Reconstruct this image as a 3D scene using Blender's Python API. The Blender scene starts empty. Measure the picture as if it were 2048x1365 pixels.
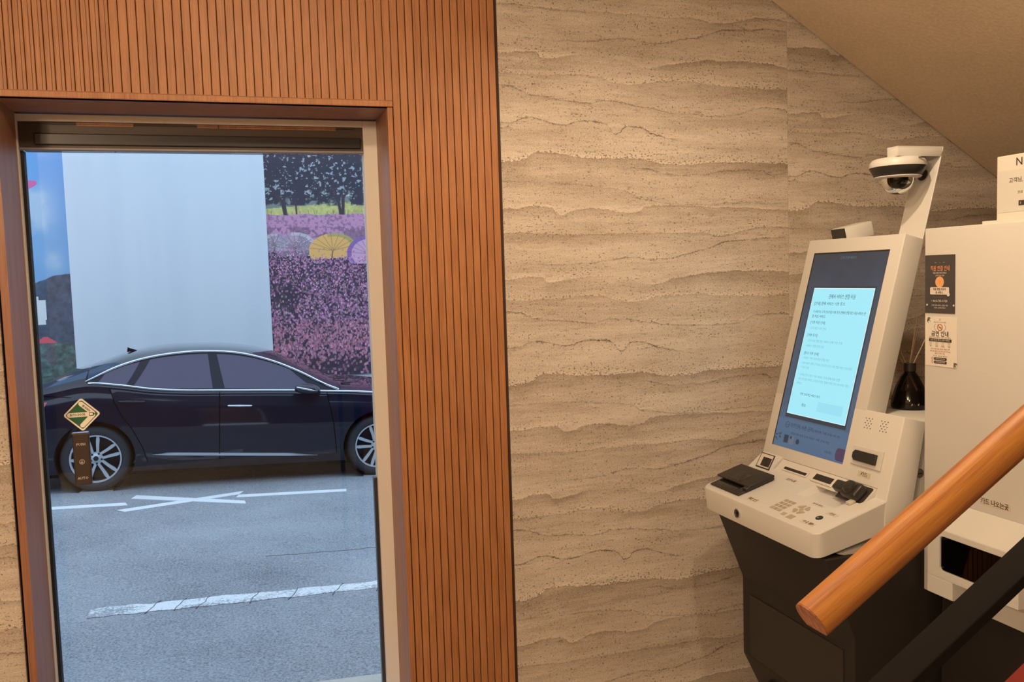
import bpy, bmesh, math, random
import numpy as np
from mathutils import Vector, Matrix

random.seed(7)
rng = np.random.default_rng(7)
S = bpy.context.scene
COL = S.collection
PI = math.pi
EYE = 1.6

# ------------------------------------------------------------------ camera
F, PITCH, ROLL, YAW = 1750.0, math.radians(4.28), math.radians(-1.84), math.radians(17.5)
cr, sr = math.cos(ROLL), math.sin(ROLL)
Xv = Vector((1, 0, 0)); yp = Vector((0, -math.sin(PITCH), -math.cos(PITCH))); zf = Vector((0, math.cos(PITCH), -math.sin(PITCH)))
ax = cr * Xv - sr * yp
ay = sr * Xv + cr * yp
M = Matrix(((math.cos(YAW), math.sin(YAW), 0), (-math.sin(YAW), math.cos(YAW), 0), (0, 0, 1)))
ax, ay, az = M @ ax, M @ ay, M @ zf
cam = bpy.data.cameras.new('camera')
cam.sensor_width = 36.0
cam.lens = F / 2048 * 36.0
cam.clip_start = 0.02
cam.clip_end = 200
co = bpy.data.objects.new('camera', cam)
R3 = Matrix((ax, -ay, -az)).transposed()
co.matrix_world = Matrix.Translation((0, 0, EYE)) @ R3.to_4x4()
COL.objects.link(co)
S.camera = co

# ------------------------------------------------------------------ world, exposure, lamps
S.view_settings.view_transform = 'Standard'
S.view_settings.look = 'None'
S.view_settings.exposure = 0.0
S.view_settings.gamma = 1.0
S.view_settings.use_curve_mapping = False
W = bpy.data.worlds.new('sky'); S.world = W; W.use_nodes = True
bg = W.node_tree.nodes['Background']
bg.inputs[0].default_value = (0.60, 0.79, 1.05, 1)
bg.inputs[1].default_value = 2.0


def lamp(name, kind, loc, power, color, size=0.05, aim=None, angle=150, blend=0.9):
    l = bpy.data.lights.new(name, kind); l.energy = power; l.color = color
    if kind == 'AREA':
        l.size = size
    else:
        l.shadow_soft_size = size
    if kind == 'SPOT':
        l.spot_size = math.radians(angle); l.spot_blend = blend
    o = bpy.data.objects.new(name, l); o.location = loc; COL.objects.link(o)
    d = (Vector(aim) - Vector(loc)) if aim else Vector((0, 0, -1))
    o.rotation_euler = d.to_track_quat('-Z', 'Y').to_euler()
    return o


WARM = (1.0, 0.735, 0.48)
lamp('downlight', 'SPOT', (1.18, 1.55, 2.66), 52, WARM, 0.03, angle=155, blend=0.5)
lamp('fill_lamp', 'POINT', (0.15, 1.30, 2.62), 24, WARM, 0.05)  # added near fill for the slats, fixture unseen
lamp('fill_lamp', 'POINT', (-1.75, -0.55, 2.52), 125, WARM, 0.12)  # added fill from behind left of the camera, no fixture known
lamp('fill_lamp', 'POINT', (-1.9, -1.9, 2.52), 85, WARM, 0.12)  # second added fill, sharing the far light

# ------------------------------------------------------------------ helpers


def lin(r, g, b):
    def f(c):
        c /= 255.0
        return c / 12.92 if c <= 0.04045 else ((c + 0.055) / 1.055) ** 2.4
    return (f(r), f(g), f(b), 1.0)


def mat(name, color, rough=0.5, metal=0.0, coat=0.0, spec=0.5, emit=None, es=1.0):
    m = bpy.data.materials.new(name); m.use_nodes = True
    p = m.node_tree.nodes['Principled BSDF']
    p.inputs['Base Color'].default_value = tuple(color[:3]) + (1,)
    p.inputs['Roughness'].default_value = rough
    p.inputs['Metallic'].default_value = metal
    p.inputs['Coat Weight'].default_value = coat
    p.inputs['Specular IOR Level'].default_value = spec
    if emit:
        p.inputs['Emission Color'].default_value = tuple(emit[:3]) + (1,)
        p.inputs['Emission Strength'].default_value = es
    return m


class NT:
    """tiny node builder"""
    def __init__(s, m):
        s.t = m.node_tree; s.p = s.t.nodes['Principled BSDF']
        s.tc = s.t.nodes.new('ShaderNodeTexCoord')

    def n(s, typ, **kw):
        nd = s.t.nodes.new(typ)
        for k, v in kw.items():
            setattr(nd, k, v)
        return nd

    def l(s, a, b):
        s.t.links.new(a, b)

    def mapping(s, scale, src=None, loc=(0, 0, 0)):
        mp = s.n('ShaderNodeMapping')
        mp.inputs['Scale'].default_value = scale
        mp.inputs['Location'].default_value = loc
        s.l(src or s.tc.outputs['Object'], mp.inputs['Vector'])
        return mp.outputs[0]

    def noise(s, vec, scale=1.0, detail=4, rough=0.55, dist=0.0):
        nd = s.n('ShaderNodeTexNoise')
        nd.inputs['Scale'].default_value = scale; nd.inputs['Detail'].default_value = detail
        nd.inputs['Roughness'].default_value = rough; nd.inputs['Distortion'].default_value = dist
        s.l(vec, nd.inputs['Vector'])
        return nd.outputs['Fac']

    def m(s, op, a, b=None, c=None):
        nd = s.n('ShaderNodeMath', operation=op)
        for i, v in enumerate((a, b, c)):
            if v is None:
                continue
            if isinstance(v, (int, float)):
                nd.inputs[i].default_value = v
            else:
                s.l(v, nd.inputs[i])
        return nd.outputs[0]

    def ramp(s, fac, stops):
        nd = s.n('ShaderNodeValToRGB')
        e = nd.color_ramp.elements
        while len(e) < len(stops):
            e.new(0.5)
        for i, (p, c) in enumerate(stops):
            e[i].position = p
            e[i].color = c if len(c) == 4 else tuple(c) + (1,)
        s.l(fac, nd.inputs[0])
        return nd.outputs[0]

    def mix(s, fac, a, b, mode='MIX'):
        nd = s.n('ShaderNodeMix', data_type='RGBA', blend_type=mode)
        for sock, v in ((nd.inputs['Factor'], fac), (nd.inputs['A'], a), (nd.inputs['B'], b)):
            if isinstance(v, (int, float)):
                sock.default_value = v
            elif isinstance(v, tuple):
                sock.default_value = v
            else:
                s.l(v, sock)
        return nd.outputs['Result']

    def base(s, c):
        s.l(c, s.p.inputs['Base Color'])

    def bump(s, h, strength=0.3, dist=0.01):
        nd = s.n('ShaderNodeBump')
        nd.inputs['Strength'].default_value = strength; nd.inputs['Distance'].default_value = dist
        s.l(h, nd.inputs['Height']); s.l(nd.outputs[0], s.p.inputs['Normal'])


def link(name, me, m=None, parent=None, smooth=False):
    if m is not None and not me.materials:
        me.materials.append(m)
    if smooth:
        for p in me.polygons:
            p.use_smooth = True
    o = bpy.data.objects.new(name, me); COL.objects.link(o)
    if parent:
        o.parent = parent
        o.matrix_parent_inverse = parent.matrix_world.inverted() if False else Matrix.Identity(4)
    return o


def empty(name, label=None, cat=None, group=None, kind=None, loc=(0, 0, 0)):
    o = bpy.data.objects.new(name, None); COL.objects.link(o)
    o.empty_display_size = 0.1
    o.location = loc
    tag(o, label, cat, group, kind)
    return o


def tag(o, label=None, cat=None, group=None, kind=None):
    if label: o['label'] = label
    if cat: o['category'] = cat
    if group: o['group'] = group
    if kind: o['kind'] = kind
    return o


class MB:
    """collects shapes into one mesh; T is applied to every added point"""
    def __init__(s, T=None):
        s.v = []; s.f = []; s.T = T or Matrix.Identity(4)

    def add(s, verts, faces, T=None):
        k = len(s.v)
        TT = s.T @ T if T is not None else s.T
        s.v += [tuple(TT @ Vector(p)) for p in verts]
        s.f += [tuple(i + k for i in f) for f in faces]
        return s

    def bm(s, bm, T=None):
        bm.verts.ensure_lookup_table()
        s.add([v.co[:] for v in bm.verts], [[v.index for v in f.verts] for f in bm.faces], T)
        bm.free()
        return s

    def box(s, a, b, bevel=0.0, seg=2, T=None):
        bm = bmesh.new(); bmesh.ops.create_cube(bm, size=1)
        c = [(a[i] + b[i]) / 2 for i in range(3)]; d = [abs(b[i] - a[i]) for i in range(3)]
        for v in bm.verts:
            v.co = Vector((c[0] + v.co.x * d[0], c[1] + v.co.y * d[1], c[2] + v.co.z * d[2]))
        if bevel > 0:
            bmesh.ops.bevel(bm, geom=list(bm.edges), offset=bevel, segments=seg, profile=0.5, affect='EDGES')
        bm.verts.index_update()
        return s.bm(bm, T)

    def prism(s, poly, lo, hi, axis='Y', bevel=0.0, seg=2, T=None, vonly=False):
        """poly: 2-D outline; axis Y: (x,z); Z: (x,y); X: (y,z)"""
        def P(p, h):
            return {'Y': (p[0], h, p[1]), 'Z': (p[0], p[1], h), 'X': (h, p[0], p[1])}[axis]
        bm = bmesh.new(); n = len(poly)
        A = [bm.verts.new(P(p, lo)) for p in poly]; B = [bm.verts.new(P(p, hi)) for p in poly]
        bm.faces.new(A); bm.faces.new(B[::-1])
        for i in range(n):
            bm.faces.new((A[i], B[i], B[(i + 1) % n], A[(i + 1) % n]))
        bmesh.ops.recalc_face_normals(bm, faces=bm.faces)
        if bevel > 0:
            bmesh.ops.bevel(bm, geom=list(bm.edges), offset=bevel, segments=seg, profile=0.5, affect='EDGES')
        bm.verts.index_update()
        return s.bm(bm, T)

    def lathe(s, prof, n=32, T=None, cap=True):
        """prof: (r,z) list, around Z"""
        vs = []; fs = []
        for r, z in prof:
            for i in range(n):
                a = 2 * PI * i / n
                vs.append((r * math.cos(a), r * math.sin(a), z))
        for j in range(len(prof) - 1):
            for i in range(n):
                a = j * n + i; b = j * n + (i + 1) % n
                fs.append((a, b, b + n, a + n))
        if cap:
            fs.append(tuple(range(n))[::-1])
            fs.append(tuple((len(prof) - 1) * n + i for i in range(n)))
        return s.add(vs, fs, T)

    def tube(s, pts, r, n=8, T=None, cap=True):
        pts = [Vector(p) for p in pts]; vs = []; fs = []
        up0 = Vector((0, 0, 1))
        for k, p in enumerate(pts):
            d = (pts[min(k + 1, len(pts) - 1)] - pts[max(k - 1, 0)]).normalized()
            up = up0 if abs(d.z) < 0.95 else Vector((1, 0, 0))
            a = d.cross(up).normalized(); b = a.cross(d)
            rr = r[k] if isinstance(r, (list, tuple)) else r
            for i in range(n):
                t = 2 * PI * i / n
                vs.append(tuple(p + a * rr * math.cos(t) + b * rr * math.sin(t)))
        for j in range(len(pts) - 1):
            for i in range(n):
                a = j * n + i; b = j * n + (i + 1) % n
                fs.append((a, b, b + n, a + n))
        if cap:
            fs.append(tuple(range(n))[::-1]); fs.append(tuple((len(pts) - 1) * n + i for i in range(n)))
        return s.add(vs, fs, T)

    def grid(s, fn, nu, nv, T=None):
        vs = [fn(i / nu, j / nv) for j in range(nv + 1) for i in range(nu + 1)]
        fs = []
        for j in range(nv):
            for i in range(nu):
                a = j * (nu + 1) + i
                fs.append((a, a + 1, a + nu + 2, a + nu + 1))
        return s.add(vs, fs, T)

    def build(s, name, m, parent=None, smooth=False, auto=None, recalc=False):
        me = bpy.data.meshes.new(name); me.from_pydata(s.v, [], s.f); me.update()
        if recalc:
            bm = bmesh.new(); bm.from_mesh(me)
            bmesh.ops.recalc_face_normals(bm, faces=bm.faces); bm.to_mesh(me); bm.free()
        if m is not None:
            me.materials.append(m)
        if smooth or auto:
            for p in me.polygons:
                p.use_smooth = True
        if auto:
            try:
                me.set_sharp_from_angle(angle=math.radians(auto))
            except Exception:
                pass
        return link(name, me, None, parent)


def carve(o, cutter):
    """boolean difference, applied; the cutter is removed"""
    md = o.modifiers.new('b', 'BOOLEAN'); md.operation = 'DIFFERENCE'; md.object = cutter; md.solver = 'EXACT'
    dg = bpy.context.evaluated_depsgraph_get(); dg.update()
    me = bpy.data.meshes.new_from_object(o.evaluated_get(dg))
    o.modifiers.clear(); o.data = me
    bpy.data.objects.remove(cutter)
    return o


def text(body, size, T, m, parent=None, name='lettering', align='CENTER', ext=0.0002, width=None, bold=0.0, res=1):
    cu = bpy.data.curves.new('t', 'FONT'); cu.body = body; cu.size = size
    cu.align_x = align; cu.align_y = 'CENTER'; cu.extrude = ext; cu.resolution_u = res
    cu.offset = bold * size
    to = bpy.data.objects.new('t', cu)
    me = bpy.data.meshes.new_from_object(to)
    bpy.data.objects.remove(to); bpy.data.curves.remove(cu)
    me.materials.clear(); me.materials.append(m)
    if width and len(me.vertices):
        xs = [v.co.x for v in me.vertices]; k = width / max(1e-6, max(xs) - min(xs))
        me.transform(Matrix.Diagonal((k, 1, 1, 1)))
    me.transform(T)
    return link(name, me, None, parent)


def ipol(x, tab):
    if x <= tab[0][0]: return tab[0][1]
    for (a, va), (b, vb) in zip(tab, tab[1:]):
        if x <= b:
            return va + (vb - va) * (x - a) / (b - a)
    return tab[-1][1]


def cr_spline(tab):
    """monotone-ish cubic interpolation of a table"""
    xs = np.array([t[0] for t in tab]); ys = np.array([t[1] for t in tab], float)
    d = np.gradient(ys, xs)

    def f(x):
        x = min(max(x, xs[0]), xs[-1])
        i = min(int(np.searchsorted(xs, x, side='right')) - 1, len(xs) - 2); i = max(i, 0)
        h = xs[i + 1] - xs[i]; t = (x - xs[i]) / h
        return float((2 * t**3 - 3 * t**2 + 1) * ys[i] + (t**3 - 2 * t**2 + t) * h * d[i] + (-2 * t**3 + 3 * t**2) * ys[i + 1] + (t**3 - t**2) * h * d[i + 1])
    return f


# ------------------------------------------------------------------ materials
def wood_slat(name, stops, rough=0.45):
    m = mat(name, (0.4, 0.2, 0.08), rough); t = NT(m)
    info = t.n('ShaderNodeObjectInfo')
    off = t.n('ShaderNodeCombineXYZ'); t.l(t.m('MULTIPLY', info.outputs['Random'], 50), off.inputs[0])
    t.l(t.m('MULTIPLY', info.outputs['Random'], 31), off.inputs[2])
    add = t.n('ShaderNodeVectorMath', operation='ADD'); t.l(t.tc.outputs['Object'], add.inputs[0]); t.l(off.outputs[0], add.inputs[1])
    v = t.mapping((1, 1, 0.018), add.outputs[0])
    a = t.noise(v, 420, 4, 0.65)
    v2 = t.mapping((1, 1, 0.12), add.outputs[0])
    b = t.noise(v2, 30, 3, 0.5)
    f = t.m('ADD', t.m('MULTIPLY', a, 0.65), t.m('MULTIPLY', b, 0.35))
    t.base(t.ramp(f, stops)); t.bump(a, 0.25, 0.002)
    return m


M_slat = wood_slat('slat wood', [(0.28, (0.20, 0.072, 0.024)), (0.45, (0.34, 0.138, 0.050)), (0.55, (0.41, 0.175, 0.068)), (0.75, (0.50, 0.24, 0.105))])
M_reveal = wood_slat('reveal wood', [(0.3, (0.19, 0.075, 0.04)), (0.5, (0.30, 0.13, 0.075)), (0.7, (0.38, 0.18, 0.10))], 0.4)
M_groove = mat('groove backing', (0.05, 0.02, 0.01), 0.8)


def wood_rail():
    m = mat('rail wood', (0.5, 0.2, 0.06), 0.5); t = NT(m)
    v = t.mapping((1, 1, 1)); nz = t.noise(t.mapping((2.2, 55, 55)), 1.0, 4, 0.6, 0.4)
    fine = t.noise(t.mapping((14, 420, 420)), 1.0, 3, 0.6)
    f = t.m('ADD', t.m('MULTIPLY', nz, 0.7), t.m('MULTIPLY', fine, 0.3))
    t.base(t.ramp(f, [(0.33, (0.19, 0.055, 0.012)), (0.47, (0.38, 0.140, 0.030)), (0.62, (0.53, 0.235, 0.052))]))
    return m


M_rail = wood_rail()
M_endgrain = mat('end grain', (0.24, 0.08, 0.035), 0.6)
_t = NT(M_endgrain); _n = _t.noise(_t.mapping((20, 300, 90)), 1.0, 3, 0.6)
_t.base(_t.ramp(_n, [(0.35, (0.16, 0.05, 0.022)), (0.65, (0.42, 0.16, 0.07))]))


STRATA = {
    'B1': [(0.04, 1.8112), (0.091, 1.8177), (0.157, 1.8126), (0.185, 1.7913), (0.249, 1.8095), (0.327, 1.808), (0.417, 1.7947), (0.478, 1.815), (0.555, 1.8178), (0.741, 1.8106), (1.002, 1.7994)],
    'C1': [(0.037, 1.7351), (0.155, 1.7284), (0.276, 1.7263), (0.4, 1.7266), (0.528, 1.7245), (0.659, 1.7247), (0.739, 1.7134), (0.822, 1.7295), (0.933, 1.7405), (1.001, 1.7344)],
    'C2': [(0.034, 1.6355), (0.176, 1.6315), (0.293, 1.633), (0.343, 1.6412), (0.398, 1.6494), (0.505, 1.6394), (0.605, 1.6541), (0.685, 1.6696), (0.761, 1.6929), (0.849, 1.6988), (0.95, 1.7045), (1.001, 1.6985)],
    'E3': [(0.032, 1.5866), (0.075, 1.5946), (0.122, 1.5916), (0.141, 1.5736), (0.199, 1.5811), (0.282, 1.5878), (0.412, 1.5788), (0.483, 1.5568), (0.551, 1.5692), (0.63, 1.5815), (0.738, 1.5906), (0.848, 1.5913), (1.0, 1.58)],
    'E4': [(0.03, 1.5214), (0.101, 1.5208), (0.187, 1.5221), (0.246, 1.5269), (0.32, 1.5216), (0.43, 1.5001), (0.503, 1.5118), (0.602, 1.5178), (0.736, 1.5101), (0.874, 1.5021), (0.999, 1.5049)],
    'C5': [(0.029, 1.484), (0.066, 1.4706), (0.123, 1.4537), (0.219, 1.4443), (0.288, 1.4361), (0.328, 1.4462), (0.388, 1.4433), (0.47, 1.431), (0.574, 1.4145), (0.68, 1.4091), (0.79, 1.4113), (0.902, 1.4393), (0.999, 1.4323)],
    'C6': [(0.026, 1.3691), (0.092, 1.3866), (0.193, 1.3665), (0.276, 1.3811), (0.331, 1.3756), (0.361, 1.352), (0.376, 1.3389), (0.417, 1.3659), (0.499, 1.3464), (0.535, 1.3343), (0.679, 1.3132), (0.844, 1.311), (0.997, 1.3071)],
    'E7': [(0.022, 1.2465), (0.084, 1.2611), (0.118, 1.2779), (0.239, 1.2648), (0.364, 1.2611), (0.445, 1.2605), (0.549, 1.2434), (0.629, 1.243), (0.678, 1.2499), (0.76, 1.252), (0.997, 1.2494)],
    'C8': [(0.021, 1.2181), (0.164, 1.2073), (0.45, 1.2304), (0.517, 1.2181), (0.623, 1.208), (0.815, 1.2252), (0.899, 1.2246), (0.939, 1.2104), (0.997, 1.2153)],
    'C9': [(0.02, 1.185), (0.212, 1.1794), (0.402, 1.1546), (0.453, 1.1306), (0.648, 1.1095), (0.785, 1.1137), (0.996, 1.1126)],
}

PERIOD = 0.7108   # height of one repeat of the printed covering


def travertine():
    m = mat('travertine wall covering', (0.5, 0.42, 0.32), 0.75, spec=0.25); t = NT(m)
    sep = t.n('ShaderNodeSeparateXYZ'); t.l(t.tc.outputs['Object'], sep.inputs[0])
    X = t.m('DIVIDE', sep.outputs['X'], 1.052)
    n2 = t.noise(t.mapping((14, 1, 22)), 1.0, 3, 0.55)
    n3 = t.noise(t.mapping((120, 1, 130)), 1.0, 3, 0.75)
    w = t.m('ADD', t.m('MULTIPLY', t.m('SUBTRACT', n2, 0.5), 0.018), t.m('MULTIPLY', t.m('SUBTRACT', n3, 0.5), 0.019))
    z = t.m('ADD', sep.outputs['Z'], w)
    # name: depth of the dark band under the line, its length, light line above, crack, pits above, parts along x
    spec = {
        'B1': (0.75, 0.030, 0.75, 0.25, 0.0, [(0, 1), (1, .7)]),
        'C1': (0.60, 0.030, 0.25, 0.45, 0.5, [(0, .8), (.5, .7), (.75, 1), (1, 1)]),
        'C2': (0.18, 0.020, 0.10, 0.85, 0.0, [(0, 0), (.25, .6), (.5, .8), (.7, 1), (.93, 1), (1, .3)]),
        'E3': (0.80, 0.026, 0.80, 0.10, 0.2, [(0, 1), (.2, .9), (.3, .2), (.5, .5), (.6, 1), (1, 1)]),
        'E4': (0.65, 0.034, 0.55, 0.15, 1.0, [(0, .9), (.25, .6), (.45, .8), (1, 1)]),
        'C5': (0.15, 0.020, 0.45, 0.75, 0.2, [(0, 1), (.6, .8), (.8, .7), (1, 1)]),
        'C6': (0.25, 0.020, 0.10, 1.00, 0.0, [(0, .9), (.5, 1), (.56, .8), (.62, .1), (1, .1)]),
        'E7': (0.95, 0.040, 0.85, 0.20, 1.2, [(0, 1), (1, 1)]),
        'C8': (0.20, 0.018, 0.10, 0.70, 0.0, [(0, 0), (.4, .1), (.46, .9), (.6, .6), (.75, .9), (1, 1)]),
        'C9': (0.15, 0.020, 0.25, 0.60, 0.4, [(0, .5), (.35, .7), (.6, .9), (1, .5)]),
    }

    def fcurve(pts, lo, hi):
        nd = t.n('ShaderNodeFloatCurve'); c = nd.mapping.curves[0]
        P = [(0.0, pts[0][1])] + [p for p in pts if 0.001 < p[0] < 0.999] + [(1.0, pts[-1][1])]
        P = [(a, (b - lo) / (hi - lo)) for a, b in P]
        c.points[0].location = P[0]; c.points[-1].location = P[-1]
        for a, b in P[1:-1]:
            c.points.new(a, b)
        nd.mapping.update()
        t.l(X, nd.inputs['Value'])
        return t.m('MULTIPLY_ADD', nd.outputs[0], hi - lo, lo)

    def acc(a, b): return b if a is None else t.m('ADD', a, b)
    dark = light = crack = pitg = None
    brk = t.ramp(t.noise(t.mapping((26, 1, 12), loc=(3, 0, 8)), 1.0, 3, 0.6), [(0.40, (0.25, 0.25, 0.25)), (0.56, (1, 1, 1))])
    for k, (D, DL, L, CK, PT, amp) in spec.items():
        tab = STRATA[k]; lo = min(b for a, b in tab) - 0.01; hi = max(b for a, b in tab) + 0.01
        h = fcurve(tab, lo, hi); A = fcurve(amp, 0, 1.2)
        d = t.m('SUBTRACT', z, h)
        d = t.m('MULTIPLY', t.m('SUBTRACT', t.m('FRACT', t.m('ADD', t.m('DIVIDE', d, PERIOD), 0.5)), 0.5), PERIOD)
        below = t.m('LESS_THAN', d, 0.0); above = t.m('SUBTRACT', 1.0, below)
        e1 = t.m('MULTIPLY', t.m('EXPONENT', t.m('DIVIDE', d, DL)), below)
        dark = acc(dark, t.m('MULTIPLY', t.m('MULTIPLY', e1, A), D))
        e2 = t.m('MULTIPLY', t.m('EXPONENT', t.m('DIVIDE', d, -0.0065)), above)
        light = acc(light, t.m('MULTIPLY', t.m('MULTIPLY', e2, A), L))
        ab = t.m('ABSOLUTE', t.m('ADD', d, 0.0006))
        ck = t.m('MULTIPLY', t.m('EXPONENT', t.m('MULTIPLY', t.m('POWER', t.m('DIVIDE', ab, 0.0018), 2.0), -1.0)), CK)
        crack = acc(crack, t.m('MULTIPLY', ck, A))
        if PT > 0:
            pt = t.m('MULTIPLY', t.m('EXPONENT', t.m('DIVIDE', d, -0.016)), above)
            pitg = acc(pitg, t.m('MULTIPLY', t.m('MULTIPLY', pt, A), PT))
    crack = t.m('MULTIPLY', crack, brk)
    cs = t.n('ShaderNodeCombineXYZ'); t.l(t.m('MULTIPLY', sep.outputs['X'], 22.0), cs.inputs[0]); t.l(t.m('MULTIPLY', z, 240), cs.inputs[2])
    st_ = t.ramp(t.noise(cs.outputs[0], 1.0, 2, 0.5), [(0.63, (0, 0, 0)), (0.69, (1, 1, 1))])
    crack = t.m('ADD', crack, t.m('MULTIPLY', st_, 0.45))
    comb = t.n('ShaderNodeCombineXYZ'); t.l(t.m('MULTIPLY', sep.outputs['X'], 1.4), comb.inputs[0]); t.l(t.m('MULTIPLY', z, 15), comb.inputs[2])
    broad = t.noise(comb.outputs[0], 1.0, 3, 0.55)
    comb2 = t.n('ShaderNodeCombineXYZ'); t.l(t.m('MULTIPLY', sep.outputs['X'], 9.0), comb2.inputs[0]); t.l(t.m('MULTIPLY', z, 130), comb2.inputs[2])
    fine = t.noise(comb2.outputs[0], 1.0, 4, 0.65)
    grain = t.noise(t.mapping((230, 1, 330)), 1.0, 3, 0.7)
    tone = t.m('ADD', t.m('MULTIPLY', t.m('SUBTRACT', broad, 0.5), 0.75), 0.62)
    tone = t.m('ADD', tone, t.m('MULTIPLY', t.m('SUBTRACT', fine, 0.5), 0.50))
    tone = t.m('ADD', tone, t.m('MULTIPLY', t.m('SUBTRACT', grain, 0.5), 1.0))
    tone = t.m('ADD', t.m('SUBTRACT', tone, t.m('MULTIPLY', dark, 0.36)), t.m('MULTIPLY', light, 0.24))
    col = t.ramp(tone, [(0.0, (0.20, 0.155, 0.12)), (0.35, (0.375, 0.31, 0.25)), (0.62, (0.555, 0.485, 0.415)), (1.0, (0.78, 0.71, 0.62))])
    col = t.mix(t.m('MULTIPLY', t.m('MINIMUM', crack, 1.0), 0.90), col, (0.075, 0.05, 0.035, 1))
    pit = t.noise(t.mapping((130, 1, 185)), 1.0, 2, 0.5)
    pg = t.noise(t.mapping((5, 1, 24), loc=(2, 0, 9)), 1.0, 3, 0.6)
    pv = t.m('ADD', t.m('ADD', pit, t.m('MULTIPLY', t.m('SUBTRACT', pg, 0.5), 0.22)), t.m('MULTIPLY', pitg, 0.10))
    pits = t.ramp(pv, [(0.635, (0, 0, 0)), (0.675, (1, 1, 1))])
    col = t.mix(t.m('MULTIPLY', pits, 0.72), col, (0.10, 0.068, 0.045, 1))
    lv = t.m('ADD', t.noise(t.mapping((170, 1, 240), loc=(7, 0, 1)), 1.0, 2, 0.5), t.m('MULTIPLY', pitg, 0.07))
    lite = t.ramp(lv, [(0.645, (0, 0, 0)), (0.69, (1, 1, 1))])
    col = t.mix(t.m('MULTIPLY', lite, 0.5), col, (0.82, 0.75, 0.62, 1))
    t.base(col)
    h = t.m('SUBTRACT', t.m('MULTIPLY', grain, 0.6), t.m('ADD', t.m('MULTIPLY', crack, 0.9), t.m('MULTIPLY', pits, 0.7)))
    t.bump(h, 0.45, 0.0035)
    return m


M_stone = travertine()


def plaster(name, color, sc=60, st=0.15, amt=0.12):
    m = mat(name, color, 0.9, spec=0.2); t = NT(m)
    a = t.noise(t.mapping((1, 1, 1)), sc, 4, 0.65)
    b = t.noise(t.mapping((1, 1, 1)), 2.5, 3, 0.5)
    f = t.m('ADD', t.m('MULTIPLY', a, 0.6), t.m('MULTIPLY', b, 0.4))
    lo = tuple(c * (1 - amt) for c in color[:3]) + (1,); hi = tuple(min(1, c * (1 + amt)) for c in color[:3]) + (1,)
    t.base(t.ramp(f, [(0.35, lo), (0.65, hi)])); t.bump(a, st, 0.004)
    return m


M_soffit = plaster('painted plaster', (0.64, 0.52, 0.38), 90, 0.25)
M_ceil = plaster('ceiling paint', (0.72, 0.66, 0.56))
M_floor = plaster('floor tile', (0.46, 0.41, 0.35), 8, 0.05, 0.2)
M_inwall = plaster('interior paint', (0.22, 0.17, 0.12))
M_facade = plaster('facade render', (0.05, 0.055, 0.10), 20, 0.2)
M_alu = mat('beige aluminium', (0.80, 0.77, 0.72), 0.45)
M_brown = mat('dark brown header', (0.085, 0.062, 0.050), 0.45, spec=0.4)
M_header2 = mat('bronze cover', (0.035, 0.030, 0.036), 0.35)
M_blackr = mat('black rubber', (0.008, 0.008, 0.009), 0.6)
M_kiosk = mat('kiosk powder coat', (0.64, 0.63, 0.60), 0.42)
_t = NT(M_kiosk); _n = _t.noise(_t.mapping((1, 1, 1)), 900, 2, 0.5); _t.bump(_n, 0.06, 0.0006)
M_kioskd = mat('slot surround coat', (0.66, 0.64, 0.59), 0.45)  # slightly yellower coat on the slot and reader surrounds
M_black = mat('black plastic', (0.022, 0.019, 0.017), 0.38)
M_blackbase = mat('black base steel', (0.022, 0.018, 0.016), 0.5, spec=0.3)
M_seam = mat('seam dark', (0.25, 0.21, 0.17), 0.7)
M_tan = mat('key tan', (0.42, 0.36, 0.27), 0.5)
M_tand = mat('key mark', (0.16, 0.12, 0.08), 0.6)
M_lab = mat('label film', (0.62, 0.56, 0.46), 0.5)
M_ink = mat('ink', (0.045, 0.032, 0.024), 0.6)
M_chrome = mat('chrome', (0.78, 0.80, 0.83), 0.16, metal=1.0)
M_steel = mat('steel', (0.5, 0.48, 0.45), 0.3, metal=1.0)
M_darkglass = mat('dark glass', (0.012, 0.010, 0.009), 0.06, spec=0.6)
M_white = mat('sign white', (0.66, 0.63, 0.56), 0.55)


def glass_mat(name, tint=(0.97, 0.985, 0.985), ior=1.45, rough=0.0):
    m = bpy.data.materials.new(name); m.use_nodes = True; nt = m.node_tree
    nt.nodes.remove(nt.nodes['Principled BSDF'])
    out = nt.nodes['Material Output']
    tr = nt.nodes.new('ShaderNodeBsdfTransparent'); tr.inputs[0].default_value = tuple(tint) + (1,)
    gl = nt.nodes.new('ShaderNodeBsdfGlossy'); gl.inputs['Roughness'].default_value = rough
    fr = nt.nodes.new('ShaderNodeFresnel'); fr.inputs[0].default_value = ior
    mx = nt.nodes.new('ShaderNodeMixShader')
    nt.links.new(fr.outputs[0], mx.inputs[0]); nt.links.new(tr.outputs[0], mx.inputs[1]); nt.links.new(gl.outputs[0], mx.inputs[2])
    nt.links.new(mx.outputs[0], out.inputs[0])
    return m


M_glass = glass_mat('door glass')
M_bottle = glass_mat('smoked bottle glass', (0.30, 0.24, 0.20), 1.5)
M_dome = glass_mat('dome bubble', (0.10, 0.09, 0.08), 1.6)


def emis(name, rgb, k=1.0):
    m = mat(name, (0.01, 0.01, 0.01), 0.12, emit=rgb, es=k)
    return m


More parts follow.
